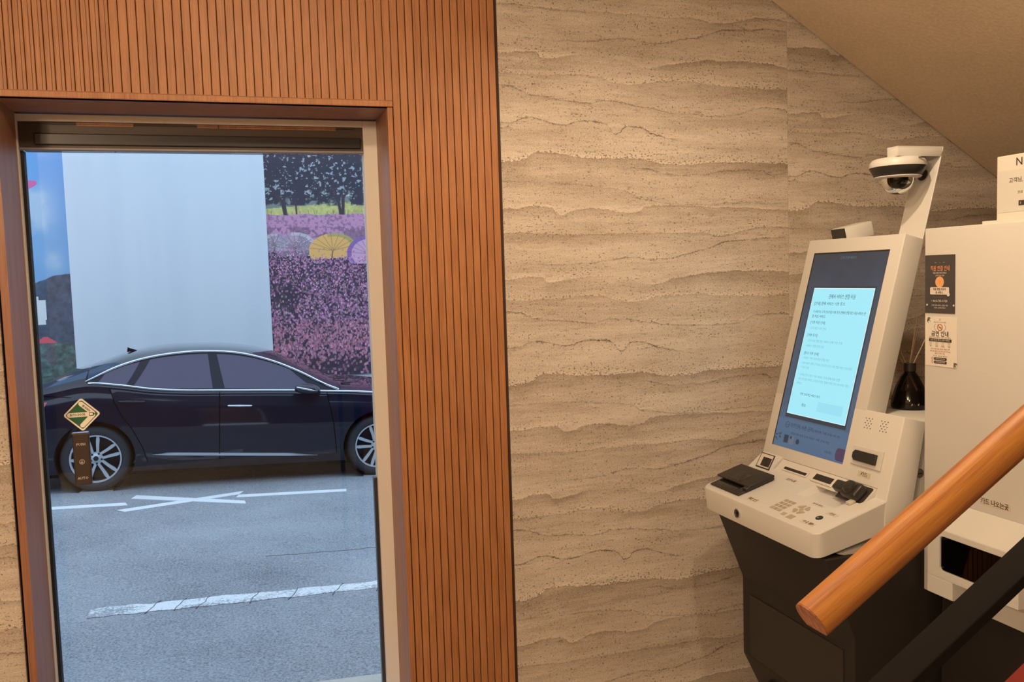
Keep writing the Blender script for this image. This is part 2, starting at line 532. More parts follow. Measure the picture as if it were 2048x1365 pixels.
M_asphalt = mat('asphalt', (0.3, 0.3, 0.3), 0.85, spec=0.3)
_t = NT(M_asphalt)
_a = _t.noise(_t.mapping((1, 1, 1)), 75, 3, 0.7); _b = _t.noise(_t.mapping((1, 1, 1)), 0.9, 4, 0.6); _c = _t.noise(_t.mapping((1, 1, 1)), 170, 2, 0.5)
_f = _t.m('ADD', _t.m('MULTIPLY', _a, 0.72), _t.m('MULTIPLY', _b, 0.28))
_col = _t.ramp(_f, [(0.36, (0.12, 0.13, 0.145)), (0.50, (0.275, 0.295, 0.315)), (0.64, (0.40, 0.42, 0.44))])
_sp = _t.ramp(_c, [(0.66, (0, 0, 0)), (0.72, (1, 1, 1))])
_t.base(_t.mix(_t.m('MULTIPLY', _sp, 0.7), _col, (0.62, 0.66, 0.68, 1))); _t.bump(_a, 0.3, 0.01)
M_paintnew = mat('fresh road paint', (0.78, 0.80, 0.80), 0.6)
M_paintold = mat('worn road paint', (0.7, 0.72, 0.72), 0.7)
_t = NT(M_paintold); _a = _t.noise(_t.mapping((1, 1, 1)), 60, 4, 0.7); _b = _t.noise(_t.mapping((1.2, 3, 1)), 2.2, 3, 0.6)
_f = _t.m('ADD', _t.m('MULTIPLY', _a, 0.7), _t.m('MULTIPLY', _b, 0.5))
_t.base(_t.ramp(_f, [(0.53, (0.27, 0.29, 0.31)), (0.62, (0.72, 0.74, 0.74))]))
M_concrete = plaster('kerb concrete', (0.50, 0.46, 0.40), 40, 0.3)
M_hoard = mat('hoarding white', (0.80, 0.84, 0.86), 0.6)
_t = NT(M_hoard); _a = _t.noise(_t.mapping((3.5, 1, 0.18)), 1.0, 4, 0.6)
_t.base(_t.ramp(_a, [(0.35, (0.78, 0.82, 0.85)), (0.6, (0.83, 0.86, 0.88))]))

# ------------------------------------------------------------------ the room
WALL = 2.65          # plane of the slat panel front
XL, XR, X0, X1 = -0.575, 0.467, -0.604, 0.8215   # opening and slat panel
HEAD = EYE + 0.516
CEIL = 2.7


def struct(name, mb, m, parent=None, **kw):
    o = mb.build(name, m, parent, **kw)
    if not parent: o['kind'] = 'structure'
    return o


struct('floor', MB().box((-2.6, -2.6, -0.1), (4.2, 2.66, 0.0)), M_floor)
struct('ceiling', MB().box((-2.6, -2.6, CEIL), (4.2, 2.66, CEIL + 0.1)), M_ceil)
struct('wall_left', MB().box((-2.7, -2.6, 0), (-2.6, 2.66, CEIL)), M_inwall)
struct('wall_right', MB().box((4.2, -2.6, 0), (4.3, 2.66, CEIL)), M_inwall)
struct('wall_rear', MB().box((-2.7, -2.7, 0), (4.3, -2.6, CEIL)), M_inwall)
# front wall (with the doorway) : core blocks behind the coverings
wf = MB()
wf.box((-2.7, 2.675, -0.6), (XL - 0.03, 2.97, CEIL + 0.1)).box((XR + 0.03, 2.675, -0.6), (4.3, 2.97, CEIL + 0.1))
wf.box((XL - 0.03, 2.675, HEAD + 0.03), (XR + 0.03, 2.97, CEIL + 0.1))
wfo = struct('wall_front', wf, M_facade)
# wall covering strips (each its own sheet); pattern origin = left edge of each strip
for a, b, cut_, dz in ((-2.6, -1.656, 0, 0.3), (-1.656, X0, 0, 0.12), (X1 + 0.0012, 1.8735, 0, 0.0), (1.8745, 2.9265, 0, 0.163), (2.9275, 3.9795, 0, 0.41), (3.9805, 4.2, 0, 0.5)):
    o = MB().box((0, 0, dz), (b - a, 0.014, CEIL + dz), 0.0008, 1).build('wall_covering_strip', M_stone, wfo)
    o.location = (a, 2.661, -dz)

# slat cladding
sl = empty('wall_cladding', kind='structure')
MB().box((X0, 2.660, HEAD + 0.02), (XR + 0.03, 2.674, CEIL)).box((XR + 0.018, 2.660, 0), (X1, 2.674, CEIL)).build('backing_board', M_groove, sl)
PITCHS = 0.02335
first = XR + 0.019


def slat_mesh(name, w, h):
    prof = [(0, 0.012), (0, 0.0016), (0.0005, 0.0005), (0.0016, 0), (w - 0.0016, 0), (w - 0.0005, 0.0005), (w, 0.0016), (w, 0.012)]
    mb = MB(); mb.prism(prof, 0, h, 'Z')
    me = bpy.data.meshes.new(name); me.from_pydata(mb.v, [], mb.f); me.materials.append(M_slat)
    return me


sw = PITCHS - 0.0025; sw2 = PITCHS - 0.0017
me_long = slat_mesh('slat', sw, CEIL); me_short = slat_mesh('slat', sw2, CEIL - HEAD - 0.019)
k = 0
x = first
while x + sw < X1 + 0.004:
    o = link('slat', me_long, None, sl); o.location = (x, WALL, 0)
    x += PITCHS
x = first - PITCHS
while x > X0 - 0.002:
    o = link('slat', me_short, None, sl); o.location = (x, WALL, HEAD + 0.019)
    x -= PITCHS
# second, half-width grooves on the old panel at the far left are thin scored lines
for i in range(12):
    xx = first - PITCHS * (34 + i) - 0.0106 + PITCHS
    if xx > X0:
        MB().box((xx, WALL - 0.0004, HEAD + 0.02), (xx + 0.0012, WALL + 0.001, CEIL)).build('scored_line', M_groove, sl)
# trims around the opening
MB().box((X0, WALL - 0.003, HEAD - 0.0), (XR + 0.017, 2.674, HEAD + 0.018), 0.002).build('head_bead', M_slat, sl)
MB().box((XR, WALL - 0.001, 0), (XR + 0.016, 2.674, HEAD - 0.001), 0.002).build('edge_bead', M_slat, sl)
# reveal lining boards
rv = empty('door_lining', kind='structure')
MB().box((XL, WALL + 0.001, HEAD), (XR, 2.95, HEAD + 0.02)).build('head_lining', M_reveal, rv)
MB().box((XR, 2.675, 0), (XR + 0.02, 2.95, HEAD)).build('side_lining', M_reveal, rv)
MB().box((XL - 0.02, WALL + 0.001, 0), (XL, 2.95, HEAD)).build('side_lining', M_reveal, rv)

# soffit below the upper flight
sx0, sz0 = 1.809, EYE + 0.912; sl_ = -0.604


def sof(xx): return sz0 + sl_ * (xx - sx0)


struct('ceiling_stair_soffit', MB().prism([(1.49, sof(1.49)), (4.19, sof(4.19)), (4.19, sof(4.19) + 0.16), (1.49, sof(1.49) + 0.16)], 0.75, 2.655, 'Y'), M_soffit)

# ------------------------------------------------------------------ glass door
dr = empty('door_1', kind='structure', label='automatic glass door in a beige metal frame')
FY = 2.87
fr = MB()
fr.box((-0.602, FY, 0), (-0.571, FY + 0.05, EYE + 0.512), 0.0015)
fr.box((0.424, FY, 0), (0.474, FY + 0.05, EYE + 0.512), 0.0015)
fr.box((-0.571, FY, EYE + 0.492), (0.424, FY + 0.05, EYE + 0.512), 0.0015)
fr.build('frame', M_alu, dr)
hd = MB().box((-0.570, FY + 0.012, EYE + 0.415), (0.446, FY + 0.10, EYE + 0.4915), 0.002)
hd.build('header_box', M_brown, dr)
MB().box((-0.53, FY + 0.004, EYE + 0.4245), (0.415, FY + 0.012, EYE + 0.458), 0.003).build('header_cover', M_header2, dr)
for a_, b_, m_ in ((-0.416, -0.26, M_slat), (-0.08, -0.02, M_reveal), (-0.016, 0.339, M_slat)):  # wood-coloured blocks standing in for reflections on the header
    MB().box((a_, FY + 0.009, EYE + 0.4805), (b_, FY + 0.013, EYE + 0.4905)).build('reflection_strip', m_, dr)
MB().box((-0.55, FY + 0.0085, EYE + 0.4848), (0.40, FY + 0.0095, EYE + 0.4858)).build('reflection_line', M_blackr, dr)  # dark line dividing the imitated header reflection
MB().box((-0.570, FY + 0.002, EYE + 0.410), (0.424, FY + 0.03, EYE + 0.4155), 0.001).build('header_lip', mat('grey header lip', (0.30, 0.27, 0.27), 0.5), dr)
MB().box((-0.5705, FY + 0.02, 0), (-0.562, FY + 0.05, EYE + 0.408)).build('gasket', M_blackr, dr)
MB().box((0.4125, FY + 0.022, 0), (0.4235, FY + 0.05, EYE - 0.66)).build('gasket', M_header2, dr)
MB().box((-0.562, FY + 0.03, 0.01), (0.424, FY + 0.040, EYE + 0.409)).build('glass_pane', M_glass, dr)

# push plate
GY = FY + 0.03
pp = empty('door_push_plate', 'dark brown push plate marked PUSH and AUTO on the glass door', 'push plate')
MB().box((-0.486, GY - 0.020, EYE - 0.590), (-0.440, GY - 0.001, EYE - 0.433), 0.003).build('plate', mat('push plate brown', (0.045, 0.027, 0.02), 0.4), pp)
MB().box((-0.486, GY - 0.019, EYE - 0.4325), (-0.441, GY - 0.002, EYE - 0.4300)).build('top_cap', M_chrome, pp)
FR = Matrix(((1, 0, 0, 0), (0, 0, 1, 0), (0, 1, 0, 0), (0, 0, 0, 1)))  # local xy -> world XZ, facing -Y


def front(xx, y, z):
    # local x -> +X, local y -> +Z, local z -> -Y
    return Matrix(((1, 0, 0, xx), (0, 0, -1, y), (0, 1, 0, z), (0, 0, 0, 1)))


M_silver = mat('silver print', (0.60, 0.52, 0.46), 0.5)
M_green = mat('sticker green', (0.015, 0.13, 0.045), 0.4)
M_cream = mat('sticker cream', (0.92, 0.88, 0.76), 0.5)
text('PUSH', 0.0105, front(-0.463, GY - 0.0203, EYE - 0.466), M_silver, pp, bold=0.02)
text('AUTO', 0.0105, front(-0.463, GY - 0.0203, EYE - 0.569), M_silver, pp, bold=0.02)
hm = MB(front(-0.463, GY - 0.0203, EYE - 0.519))
hm.lathe([(0.0075, 0), (0.0075, 0.0004), (0.0060, 0.0004), (0.0060, 0)], 24, cap=False)
hm.box((-0.0008, -0.0035, 0), (0.0008, 0.0045, 0.0005)).box((-0.004, -0.004, 0), (0.003, -0.0005, 0.0005), 0.0002, 1)
hm.build('hand_symbol', M_silver, pp)
# diamond sticker


def rdiamond(rx, rz, r, n=5):
    pts = []
    for q in range(4):
        a0 = q * PI / 2
        cx, cz = math.cos(a0) * (rx - r * 1.414), math.sin(a0) * (rz - r * 1.414)
        for i in range(n + 1):
            a = a0 - PI / 4 + (PI / 2) * i / n
            pts.append((cx + r * math.cos(a), cz + r * math.sin(a)))
    return pts


st = empty('door_sticker', 'green and cream diamond AUTO DOOR sticker above the push plate', 'sticker')
sc = (-0.4575, GY - 0.0008, EYE - 0.378)
ms = MB(front(*sc)); ms.prism(rdiamond(0.052, 0.0515, 0.007), 0, 0.0004, 'Z'); ms.build('base', M_cream, st)
ms = MB(front(*sc)); ms.prism(rdiamond(0.0455, 0.045, 0.005), 0.0004, 0.0007, 'Z'); ms.build('border', M_ink, st)
ms = MB(front(*sc)); ms.prism(rdiamond(0.0435, 0.043, 0.004), 0.0007, 0.0010, 'Z'); ms.build('green_field', M_green, st)


def capsule(a, b, r, n=6):
    a = Vector(a); b = Vector(b); d = math.atan2(b.y - a.y, b.x - a.x)
    return [(b.x + r * math.cos(d - PI / 2 + PI * i / n), b.y + r * math.sin(d - PI / 2 + PI * i / n)) for i in range(n + 1)] + \
           [(a.x + r * math.cos(d + PI / 2 + PI * i / n), a.y + r * math.sin(d + PI / 2 + PI * i / n)) for i in range(n + 1)]


ms = MB(front(*sc))
ms.prism(capsule((-0.034, 0), (0.026, 0), 0.0068), 0.0010, 0.0013, 'Z')
ms.prism(capsule((-0.001, 0.033), (0.030, 0.003), 0.0068), 0.0010, 0.0014, 'Z')
ms.prism(capsule((0.000, -0.033), (0.030, -0.003), 0.0068), 0.0010, 0.0014, 'Z')
ms.build('arrow', M_cream, st)
text('AUTO DOOR', 0.0105, front(sc[0] - 0.012, sc[1] - 0.0016, sc[2]), M_ink, st, width=0.043, bold=0.02)
text('BUSAN', 0.0085, front(sc[0] + 0.013, sc[1] - 0.0016, sc[2] + 0.0185) @ Matrix.Rotation(-PI / 4.1, 4, 'Z'), M_ink, st, width=0.026, bold=0.02)
ms = MB(front(*sc)); ms.box((0.020, -0.0055, 0.0014), (0.032, 0.0055, 0.0016)); ms.build('emblem', M_ink, st)
ms = MB(front(*sc)); ms.box((0.0215, -0.0035, 0.0016), (0.0305, 0.0035, 0.0018), 0.0001, 1); ms.build('emblem_field', M_cream, st)

# ------------------------------------------------------------------ outside: ground
RA, RB, RC = EYE - 1.813, -0.041, -0.03


def rz(xx, y): return RA + RB * xx + RC * y


road = struct('ground_road', MB().add([(-25, 4.22, rz(-25, 4.22)), (30, 4.22, rz(30, 4.22)), (30, 12.6, rz(30, 12.6)), (-25, 12.6, rz(-25, 12.6)),
                                       (-25, 4.22, rz(-25, 4.22) - 0.3), (30, 4.22, rz(30, 4.22) - 0.3), (30, 12.6, rz(30, 12.6) - 0.3), (-25, 12.6, rz(-25, 12.6) - 0.3)],
                                      [(0, 1, 2, 3), (7, 6, 5, 4), (0, 4, 5, 1), (1, 5, 6, 2), (2, 6, 7, 3), (3, 7, 4, 0)]), M_asphalt)
kb = MB().add([(xx, y, rz(xx, y) + dz) for dz in (0.02, -0.3) for (xx, y) in ((-25, 2.98), (30, 2.98), (30, 4.215), (-25, 4.215))],
              [(0, 1, 2, 3), (7, 6, 5, 4), (0, 4, 5, 1), (1, 5, 6, 2), (2, 6, 7, 3), (3, 7, 4, 0)])
struct('ground_pavement', kb, M_concrete)


def marking(pts, m, name='road_marking', th=0.004, sub=1):
    n = len(pts)
    vs = [(p[0], p[1], rz(*p) + th) for p in pts] + [(p[0], p[1], rz(*p) - 0.002) for p in pts]
    fs = [tuple(range(n)), tuple(range(n, 2 * n))[::-1]] + [(i, i + n, (i + 1) % n + n, (i + 1) % n) for i in range(n)]
    return MB().add(vs, fs).build(name, m, road, recalc=True)


marking([(-3.4, 8.84), (-1.054, 8.79), (-1.085, 8.915), (-3.4, 8.97)], M_paintnew)
marking([(-1.055, 9.086), (0.003, 8.508), (-0.004, 8.647), (-1.020, 9.236)], M_paintnew, th=0.006)
marking([(-1.045, 8.506), (-0.058, 8.978), (-0.010, 9.135), (-1.125, 8.600)], M_paintnew)
marking([(-0.086, 8.835), (0.974, 8.790), (0.989, 8.916), (-0.06, 8.962)], M_paintnew)
# worn long line, ragged rim
ed = []
for i in range(60):
    xx = -1.05 + 0.12 * (i / 59) ** 0 + 5.0 * i / 59
    ed.append((xx, 5.582 + 0.014 * random.uniform(-1, 1) + 0.018 * (xx + 1)))
ed2 = [(xx, 5.738 + 0.018 * random.uniform(-1, 1) + 0.018 * (xx + 1)) for xx, y in ed[::-1]]
ed2[-1] = (-0.93, 5.73)
marking(ed + ed2, M_paintold)
M_crack = mat('road crack', (0.11, 0.12, 0.13), 0.9)
pr = [(0.12 + 1.1 * i / 22, 6.62 + 0.015 * random.uniform(-1, 1) - 0.02 * i / 22) for i in range(23)]
marking(pr + [(a, b + 0.007) for a, b in pr[::-1]], M_crack, 'road_crack', 0.002)
for xx in (-0.46, -0.32, -0.02, 0.22, 0.50, 0.78, -0.62):
    w = [(xx + 0.012 * random.uniform(-1, 1) + 0.02 * t, 5.56 + 0.22 * t / 4) for t in range(5)]
    marking(w + [(a + 0.0045, b) for a, b in w[::-1]], M_crack, 'road_crack', 0.006)

# building facade on this side of the street (seen only in reflections)
fb = MB().box((-14, 2.99, -1.2), (XL - 0.35, 3.05, 4.6)).box((XR + 0.35, 2.99, -1.2), (14, 3.05, 4.6)).box((XL - 0.35, 2.99, HEAD + 0.15), (XR + 0.35, 3.05, 4.6))
struct('wall_facade', fb, M_facade)

# ------------------------------------------------------------------ hoarding with two printed murals
HY = 12.35
struct('wall_hoarding', MB().box((-16, HY, -1.6), (18, HY + 0.1, 5.0)), M_hoard)


def vnoise(h, w, cell, seed):
    r = np.random.default_rng(seed)
    gh, gw = int(h / cell) + 3, int(w / cell) + 3
    g = r.random((gh, gw))
    y = np.arange(h) / cell; x_ = np.arange(w) / cell
    yi = y.astype(int); xi = x_.astype(int); fy = (y - yi)[:, None]; fx = (x_ - xi)[None, :]
    fy = fy * fy * (3 - 2 * fy); fx = fx * fx * (3 - 2 * fx)
    a = g[yi][:, xi]; b = g[yi][:, xi + 1]; c = g[yi + 1][:, xi]; d = g[yi + 1][:, xi + 1]
    return (a * (1 - fx) + b * fx) * (1 - fy) + (c * (1 - fx) + d * fx) * fy


def fbm(h, w, cell, seed, n=4):
    o = np.zeros((h, w)); a = 1.0; s = 0
    for i in range(n):
        o += a * vnoise(h, w, max(cell / 2 ** i, 1.01), seed + i); s += a; a *= 0.55
    return o / s


def blend(img, mask, colr):
    m = np.clip(mask, 0, 1)[..., None]
    img[:] = img * (1 - m) + np.array(colr, float) * m


def seg_mask(h, w, p, q, th):
    yy, xx = np.mgrid[0:h, 0:w]
    px, py = p; qx, qy = q
    d = np.array([qx - px, qy - py], float); L = (d ** 2).sum()
    t = np.clip(((xx - px) * d[0] + (yy - py) * d[1]) / max(L, 1e-6), 0, 1)
    r = np.hypot(xx - px - t * d[0], yy - py - t * d[1])
    return np.clip(th + 0.5 - r, 0, 1)


def flower_mural():
    h, w = 477, 250
    img = np.zeros((h, w, 3)); Y, X = np.mgrid[0:h, 0:w].astype(float)
    PY = Y + 272                     # row in photograph terms
    img[:] = (186, 212, 236)
    # distant skyline and field
    blend(img, (PY > 392) * 1.0, (120, 135, 140))
    fl = 416 - X * 0.078
    blend(img, (PY > fl) * 1.0, (186, 190, 128))
    n = fbm(h, w, 10, 3)
    blend(img, ((PY > fl) & (n > 0.6)) * 0.5, (160, 160, 100))
    # trees
    can = np.maximum(1.15 - np.hypot((X - 40) / 78, (PY - 340) / 66), 1.18 - np.hypot((X - 150) / 92, (PY - 338) / 62))
    nn = fbm(h, w, 14, 11, 5); n2 = fbm(h, w, 5, 21, 3)
    sh = (can * 0.9 + (nn - 0.5) * 1.3 + (n2 - 0.5) * 0.8)
    blend(img, np.clip((sh + 0.18) * 4, 0, 1) * (PY < 412), (112, 126, 122))
    blend(img, np.clip((sh + 0.06) * 5, 0, 1) * (PY < 410), (52, 52, 72))
    hole = (n2 > 0.66) & (nn < 0.58) & (PY < 400)
    blend(img, hole * 0.7, (176, 198, 214))
    img[:] = img * (0.9 + 0.2 * n2[..., None])
    for p, q, th in (((32, 130), (36, 156), 4), ((20, 118), (34, 134), 3), ((56, 124), (57, 154), 1.5), ((138, 122), (143, 157), 3), ((149, 120), (147, 157), 3),
                     ((130, 108), (138, 124), 2), ((160, 106), (149, 124), 2)):
        blend(img, seg_mask(h, w, p, q, th), (62, 54, 70))
    for i in range(22):
        a = rng.uniform(0, w); blend(img, seg_mask(h, w, (a, 157), (a + rng.uniform(-2, 2), 157 - rng.uniform(4, 12)), 0.4) * 0.7, (80, 78, 80))
    # far flower field
    far = PY > 428 - 4 * (vnoise(h, w, 25, 5) - 0.5)
    blend(img, far * 1.0, (186, 142, 186))
    yy = fbm(h, w, 4, 31, 3)
    blend(img, far * np.clip((yy - 0.5) * 5, 0, 1) * 0.65, (120, 92, 128))
    st_ = (PY > 452) & (PY < 500) & (fbm(h, w, 22, 41) > 0.5)
    blend(img, st_ * 0.45, (88, 76, 100))
    # near flower mass background
    near = PY > 500 + 5 * (vnoise(h, w, 18, 7) - 0.5)
    blend(img, near * 1.0, (58, 50, 74))
    g = fbm(h, w, 8, 51, 4)
    blend(img, near * np.clip((g - 0.5) * 4, 0, 1) * 0.5, (92, 92, 104))

    def umb(cx, cy, rx, ry, c1, c2, tilt=0.0, alpha=1.0):
        dx = (X - cx); dy = (PY - cy) + tilt * dx
        m = (np.hypot(dx / rx, dy / ry) < 1) & (dy < ry * 0.55)
        blend(img, m * alpha, c1)
        rim = m & (np.hypot(dx / rx, dy / ry) > 0.80) & (dx * c2[3] > -rx * 0.2)
        blend(img, rim * alpha, c2[:3])
        for k_ in range(9):
            a = PI * (k_ + 0.3) / 9 + PI
            blend(img, seg_mask(h, w, (cx, cy - 272 + 2), (cx + rx * math.cos(a) * .95, cy - 272 + ry * math.sin(a) * .95), 0.35) * m * 0.6, (92, 74, 70))
        blend(img, seg_mask(h, w, (cx, cy - 272), (cx - 3, cy - 272 + ry * 0.55), 0.8) * m, (70, 56, 60))
    umb(14, 486, 24, 22, (150, 160, 180), (196, 210, 220, -1), 0, 0.55)
    umb(52, 492, 40, 30, (160, 160, 186), (206, 216, 226, 1), 0, 0.55)
    for k_ in range(160):
        a, b = rng.uniform(2, 92), rng.uniform(200, 245)
        img[int(b), int(a)] = (226, 222, 232)
    umb(124, 497, 47, 32, (220, 176, 112), (168, 164, 104, 1), 0.05)
    umb(197, 506, 46, 36, (196, 160, 206), (134, 104, 178, -1), 0.02)
    # stamped blossoms
    N = 9000
    for i in range(N):
        r = rng.uniform(222, h - 2); c = rng.uniform(1, w - 2)
        py = r + 272
        dens = 1.0
        if py > 545: dens = 0.85
        dk = math.exp(-((c - 28) / 42) ** 2 - ((py - 590) / 34) ** 2)
        dens *= 1 - 0.85 * dk
        if py > 690: dens *= max(0.18, 1 - (py - 690) / 45)
        if py < 512 and 70 < c < 250: dens *= 0.15
        dens *= 0.35 + 1.1 * g[int(r), int(c)]
        if rng.random() > dens: continue
        s = 0.8 + 1.6 * (py - 500) / 245 * rng.uniform(0.3, 1.0)
        colr = np.array([(206, 152, 204), (176, 122, 178), (222, 184, 226), (198, 128, 168), (150, 104, 160)][rng.integers(0, 5)], float)
        if py > 640: colr = colr * 0.5 + np.array((206, 136, 164)) * 0.5
        colr *= rng.uniform(0.8, 1.08)
        a, b = int(max(r - s, 0)), int(min(r + s, h - 1)); e, f_ = int(max(c - s * 0.7, 0)), int(min(c + s * 0.7, w - 1))
        img[a:b + 1, e:f_ + 1] = img[a:b + 1, e:f_ + 1] * 0.25 + colr * 0.75
    for i in range(1500):
        r = int(rng.uniform(270, h - 8)); c = int(rng.uniform(1, w - 3)); L = int(rng.uniform(3, 9)); s_ = rng.choice([-1, 0, 1])
        for k_ in range(L):
            cc = min(max(c + s_ * k_ // 3, 0), w - 1)
            img[min(r + k_, h - 1), cc] = img[min(r + k_, h - 1), cc] * 0.5 + np.array((110, 112, 104)) * 0.5 * rng.uniform(0.5, 1.2)
    return np.clip(img, 0, 255)


def hill_mural():
    h, w = 560, 140                     # covers x 0..140 left of the white panel edge, py = row + 272
    img = np.zeros((h, w, 3)); Y, X = np.mgrid[0:h, 0:w].astype(float); PY = Y + 272
    XX = X - w + 125                    # photograph-like column at the top edge
    t = np.clip((PY - 300) / 260, 0, 1)[..., None]
    img[:] = np.array((104, 160, 228)) * (1 - t) + np.array((120, 168, 220)) * t
    c = fbm(h, w, 40, 61, 5)
    cl = np.exp(-((XX - 62) / 34) ** 2 - ((PY - 425) / 50) ** 2) * 1.1 + np.exp(-((XX - 98) / 16) ** 2 - ((PY - 512) / 16) ** 2) * 0.7
    blend(img, np.clip(cl * 1.5 * c + (c - 0.55) * cl, 0, 0.75), (190, 208, 234))
    hl = 572 - 34 * np.clip((XX - 40) / 62, 0, 1) ** 0.7 + 4 * (vnoise(h, w, 12, 71) - 0.5)
    blend(img, np.clip((PY - hl), 0, 1), (70, 84, 110))
    n = fbm(h, w, 9, 81, 4)
    img[:] = np.where((PY > hl)[..., None], img * (0.75 + 0.5 * n[..., None]), img)
    gr = PY > 668 + 4 * (vnoise(h, w, 15, 91) - 0.5)
    blend(img, gr * 1.0, (78, 104, 108))
    img[:] = np.where(gr[..., None], img * (0.6 + 0.8 * fbm(h, w, 7, 95, 4)[..., None]), img)
    blend(img, (gr & (fbm(h, w, 16, 97) > 0.58)) * 0.4, (98, 74, 96))
    # pale inflated shape, parasol, kite tip (columns shift with the lean of the panel edge)
    sh = lambda py: (py - 309) * 0.0  # noqa
    for (a, b, e, f_) in ((42, 60, 565, 600), (50, 66, 580, 612), (56, 78, 588, 622), (50, 76, 600, 632)):
        m = np.clip(1.6 - np.maximum(np.abs(XX - (a + b) / 2) / ((b - a) / 2), np.abs(PY - (e + f_) / 2) / ((f_ - e) / 2)) ** 1.0 * 1.0, 0, 0.6) / 0.6
        blend(img, (m > 0.9) * 1.0, (206, 218, 234))
    tri = (PY > 655) & (PY < 668) & (np.abs(XX - 74) < (PY - 653) * 1.4)
    blend(img, tri * 1.0, (206, 92, 110))
    kt = np.hypot((XX - 56) / 22, (PY - 374 + (XX - 56) * 0.25) / 8) < 1
    blend(img, kt * 1.0, (206, 104, 172))
    return np.clip(img, 0, 255)


def print_panel(name, img, x0, x1, z0, z1, y, m, label, cat):
    h, w, _ = img.shape
    xs = np.linspace(x0, x1, w + 1); zs = np.linspace(z1, z0, h + 1)
    V = np.zeros(((h + 1) * (w + 1) + 4, 3), np.float32)
    g = np.stack(np.meshgrid(xs, zs), -1).reshape(-1, 2)
    V[:-4, 0] = g[:, 0]; V[:-4, 2] = g[:, 1]; V[:-4, 1] = y
    V[-4:] = [(x0, y + 0.02, z1), (x1, y + 0.02, z1), (x1, y + 0.02, z0), (x0, y + 0.02, z0)]
    idx = np.arange(h * w); r = idx // w; c = idx % w
    a = r * (w + 1) + c
    Q = np.stack([a, a + w + 1, a + w + 2, a + 1], -1)
    nb = (h + 1) * (w + 1)
    c00, c01, c10, c11 = 0, w, h * (w + 1), h * (w + 1) + w
    side = [(c00, c01, nb + 1, nb), (c01, c11, nb + 2, nb + 1), (c11, c10, nb + 3, nb + 2), (c10, c00, nb, nb + 3), (nb, nb + 1, nb + 2, nb + 3)]
    me = bpy.data.meshes.new(name)
    me.from_pydata(V.tolist(), [], Q.tolist() + side)
    s = img.reshape(-1, 3) / 255.0
    ln = np.where(s <= 0.04045, s / 12.92, ((s + 0.055) / 1.055) ** 2.4)
    colr = np.ones((len(me.polygons), 4), np.float32); colr[:h * w, :3] = ln; colr[h * w:, :3] = 0.6
    at = me.attributes.new('print', 'FLOAT_COLOR', 'FACE'); at.data.foreach_set('color', colr.ravel())
    me.materials.append(m)
    o = link(name, me)
    tag(o, label, cat)
    return o


M_print = mat('printed sheet', (0.5, 0.5, 0.5), 0.55)
_t = NT(M_print); _at = _t.n('ShaderNodeAttribute'); _at.attribute_name = 'print'
_g = _t.n('ShaderNodeVectorMath', operation='SCALE'); _g.inputs['Scale'].default_value = 1.05
_cc = _t.n('ShaderNodeVectorMath', operation='MULTIPLY'); _cc.inputs[1].default_value = (1.42, 1.22, 0.98)
_t.l(_at.outputs['Color'], _cc.inputs[0]); _t.l(_cc.outputs[0], _g.inputs[0])
_t.base(_g.outputs[0])
fm = flower_mural()
print_panel('printed_mural', fm, 0.471, 0.471 + 250 / 144.0, EYE - 1.31, EYE - 1.31 + 477 / 143.8, 12.32, M_print,
            'printed mural of pink flowers, umbrellas and trees right of the white panel', 'mural')
print_panel('printed_mural', hill_mural(), -1.962 - 140 / 150., -1.962, EYE + 2.0 - 560 / 148.5, EYE + 2.0, 12.32, M_print,
            'printed mural of blue sky and dark hill left of the white panel', 'mural')
tag(MB().box((-1.96, 12.27, EYE - 2.2), (0.468, 12.325, EYE + 3.1), 0.004).build('hoarding_panel', M_hoard), 'large plain white panel between the two printed murals', 'panel')

# ------------------------------------------------------------------ the parked car
CA = math.atan(0.041)
car = empty('car', 'black four-door sedan parked across the street with chrome window trim', 'car')
CT = Matrix.Translation((-1.44, 9.555, EYE - 2.045 - 0.002)) @ Matrix.Rotation(CA, 4, 'Y')
car.matrix_world = CT
WID = 1.86
M_paint = mat('black car paint', (0.004, 0.006, 0.018), 0.3, coat=1.0, spec=0.1)
M_paint.node_tree.nodes['Principled BSDF'].inputs['Coat Roughness'].default_value = 0.05
M_tintrefl = mat('car glass tint and reflection', (0.05, 0.036, 0.085), 0.05, spec=0.5, coat=0.3)  # dark tint plus purple street reflection, both put into the base colour
M_pill = mat('gloss pillar', (0.008, 0.011, 0.022), 0.25, coat=0.0, spec=0.25)
M_tyre = mat('tyre rubber', (0.035, 0.037, 0.042), 0.75)
M_rimd = mat('rim dark inside', (0.03, 0.032, 0.036), 0.45, metal=0.5)
M_rim = mat('rim silver', (0.66, 0.68, 0.70), 0.35, metal=0.35)
M_red = mat('tail lamp red', (0.5, 0.02, 0.03), 0.15, coat=1)
M_under = mat('car underside', (0.01, 0.01, 0.011), 0.8)

ztop = cr_spline([(-1.08, 0.98), (-0.85, 1.03), (-0.512, 1.072), (-0.359, 1.141), (-0.209, 1.189), (0.027, 1.277), (0.267, 1.356), (0.51, 1.400), (0.856, 1.424),
                  (1.158, 1.424), (1.518, 1.386), (1.781, 1.325), (2.047, 1.202), (2.318, 1.075), (2.539, 0.996), (2.984, 0.955), (3.4, 0.88), (3.72, 0.76), (3.82, 0.66)])
zbelt = cr_spline([(-1.08, 0.93), (-0.8, 1.0), (-0.45, 1.03), (-0.061, 1.100), (0.24, 1.073), (0.523, 1.029), (0.85, 1.003), (1.207, 0.993), (2.241, 0.957), (2.952, 0.903), (3.4, 0.80), (3.82, 0.60)])
zarc = cr_spline([(-0.075, 1.112), (0.206, 1.245), (0.457, 1.322), (0.721, 1.366), (1.123, 1.385), (1.413, 1.360), (1.77, 1.265), (2.03, 1.156), (2.295, 1.020), (2.46, 0.952)])


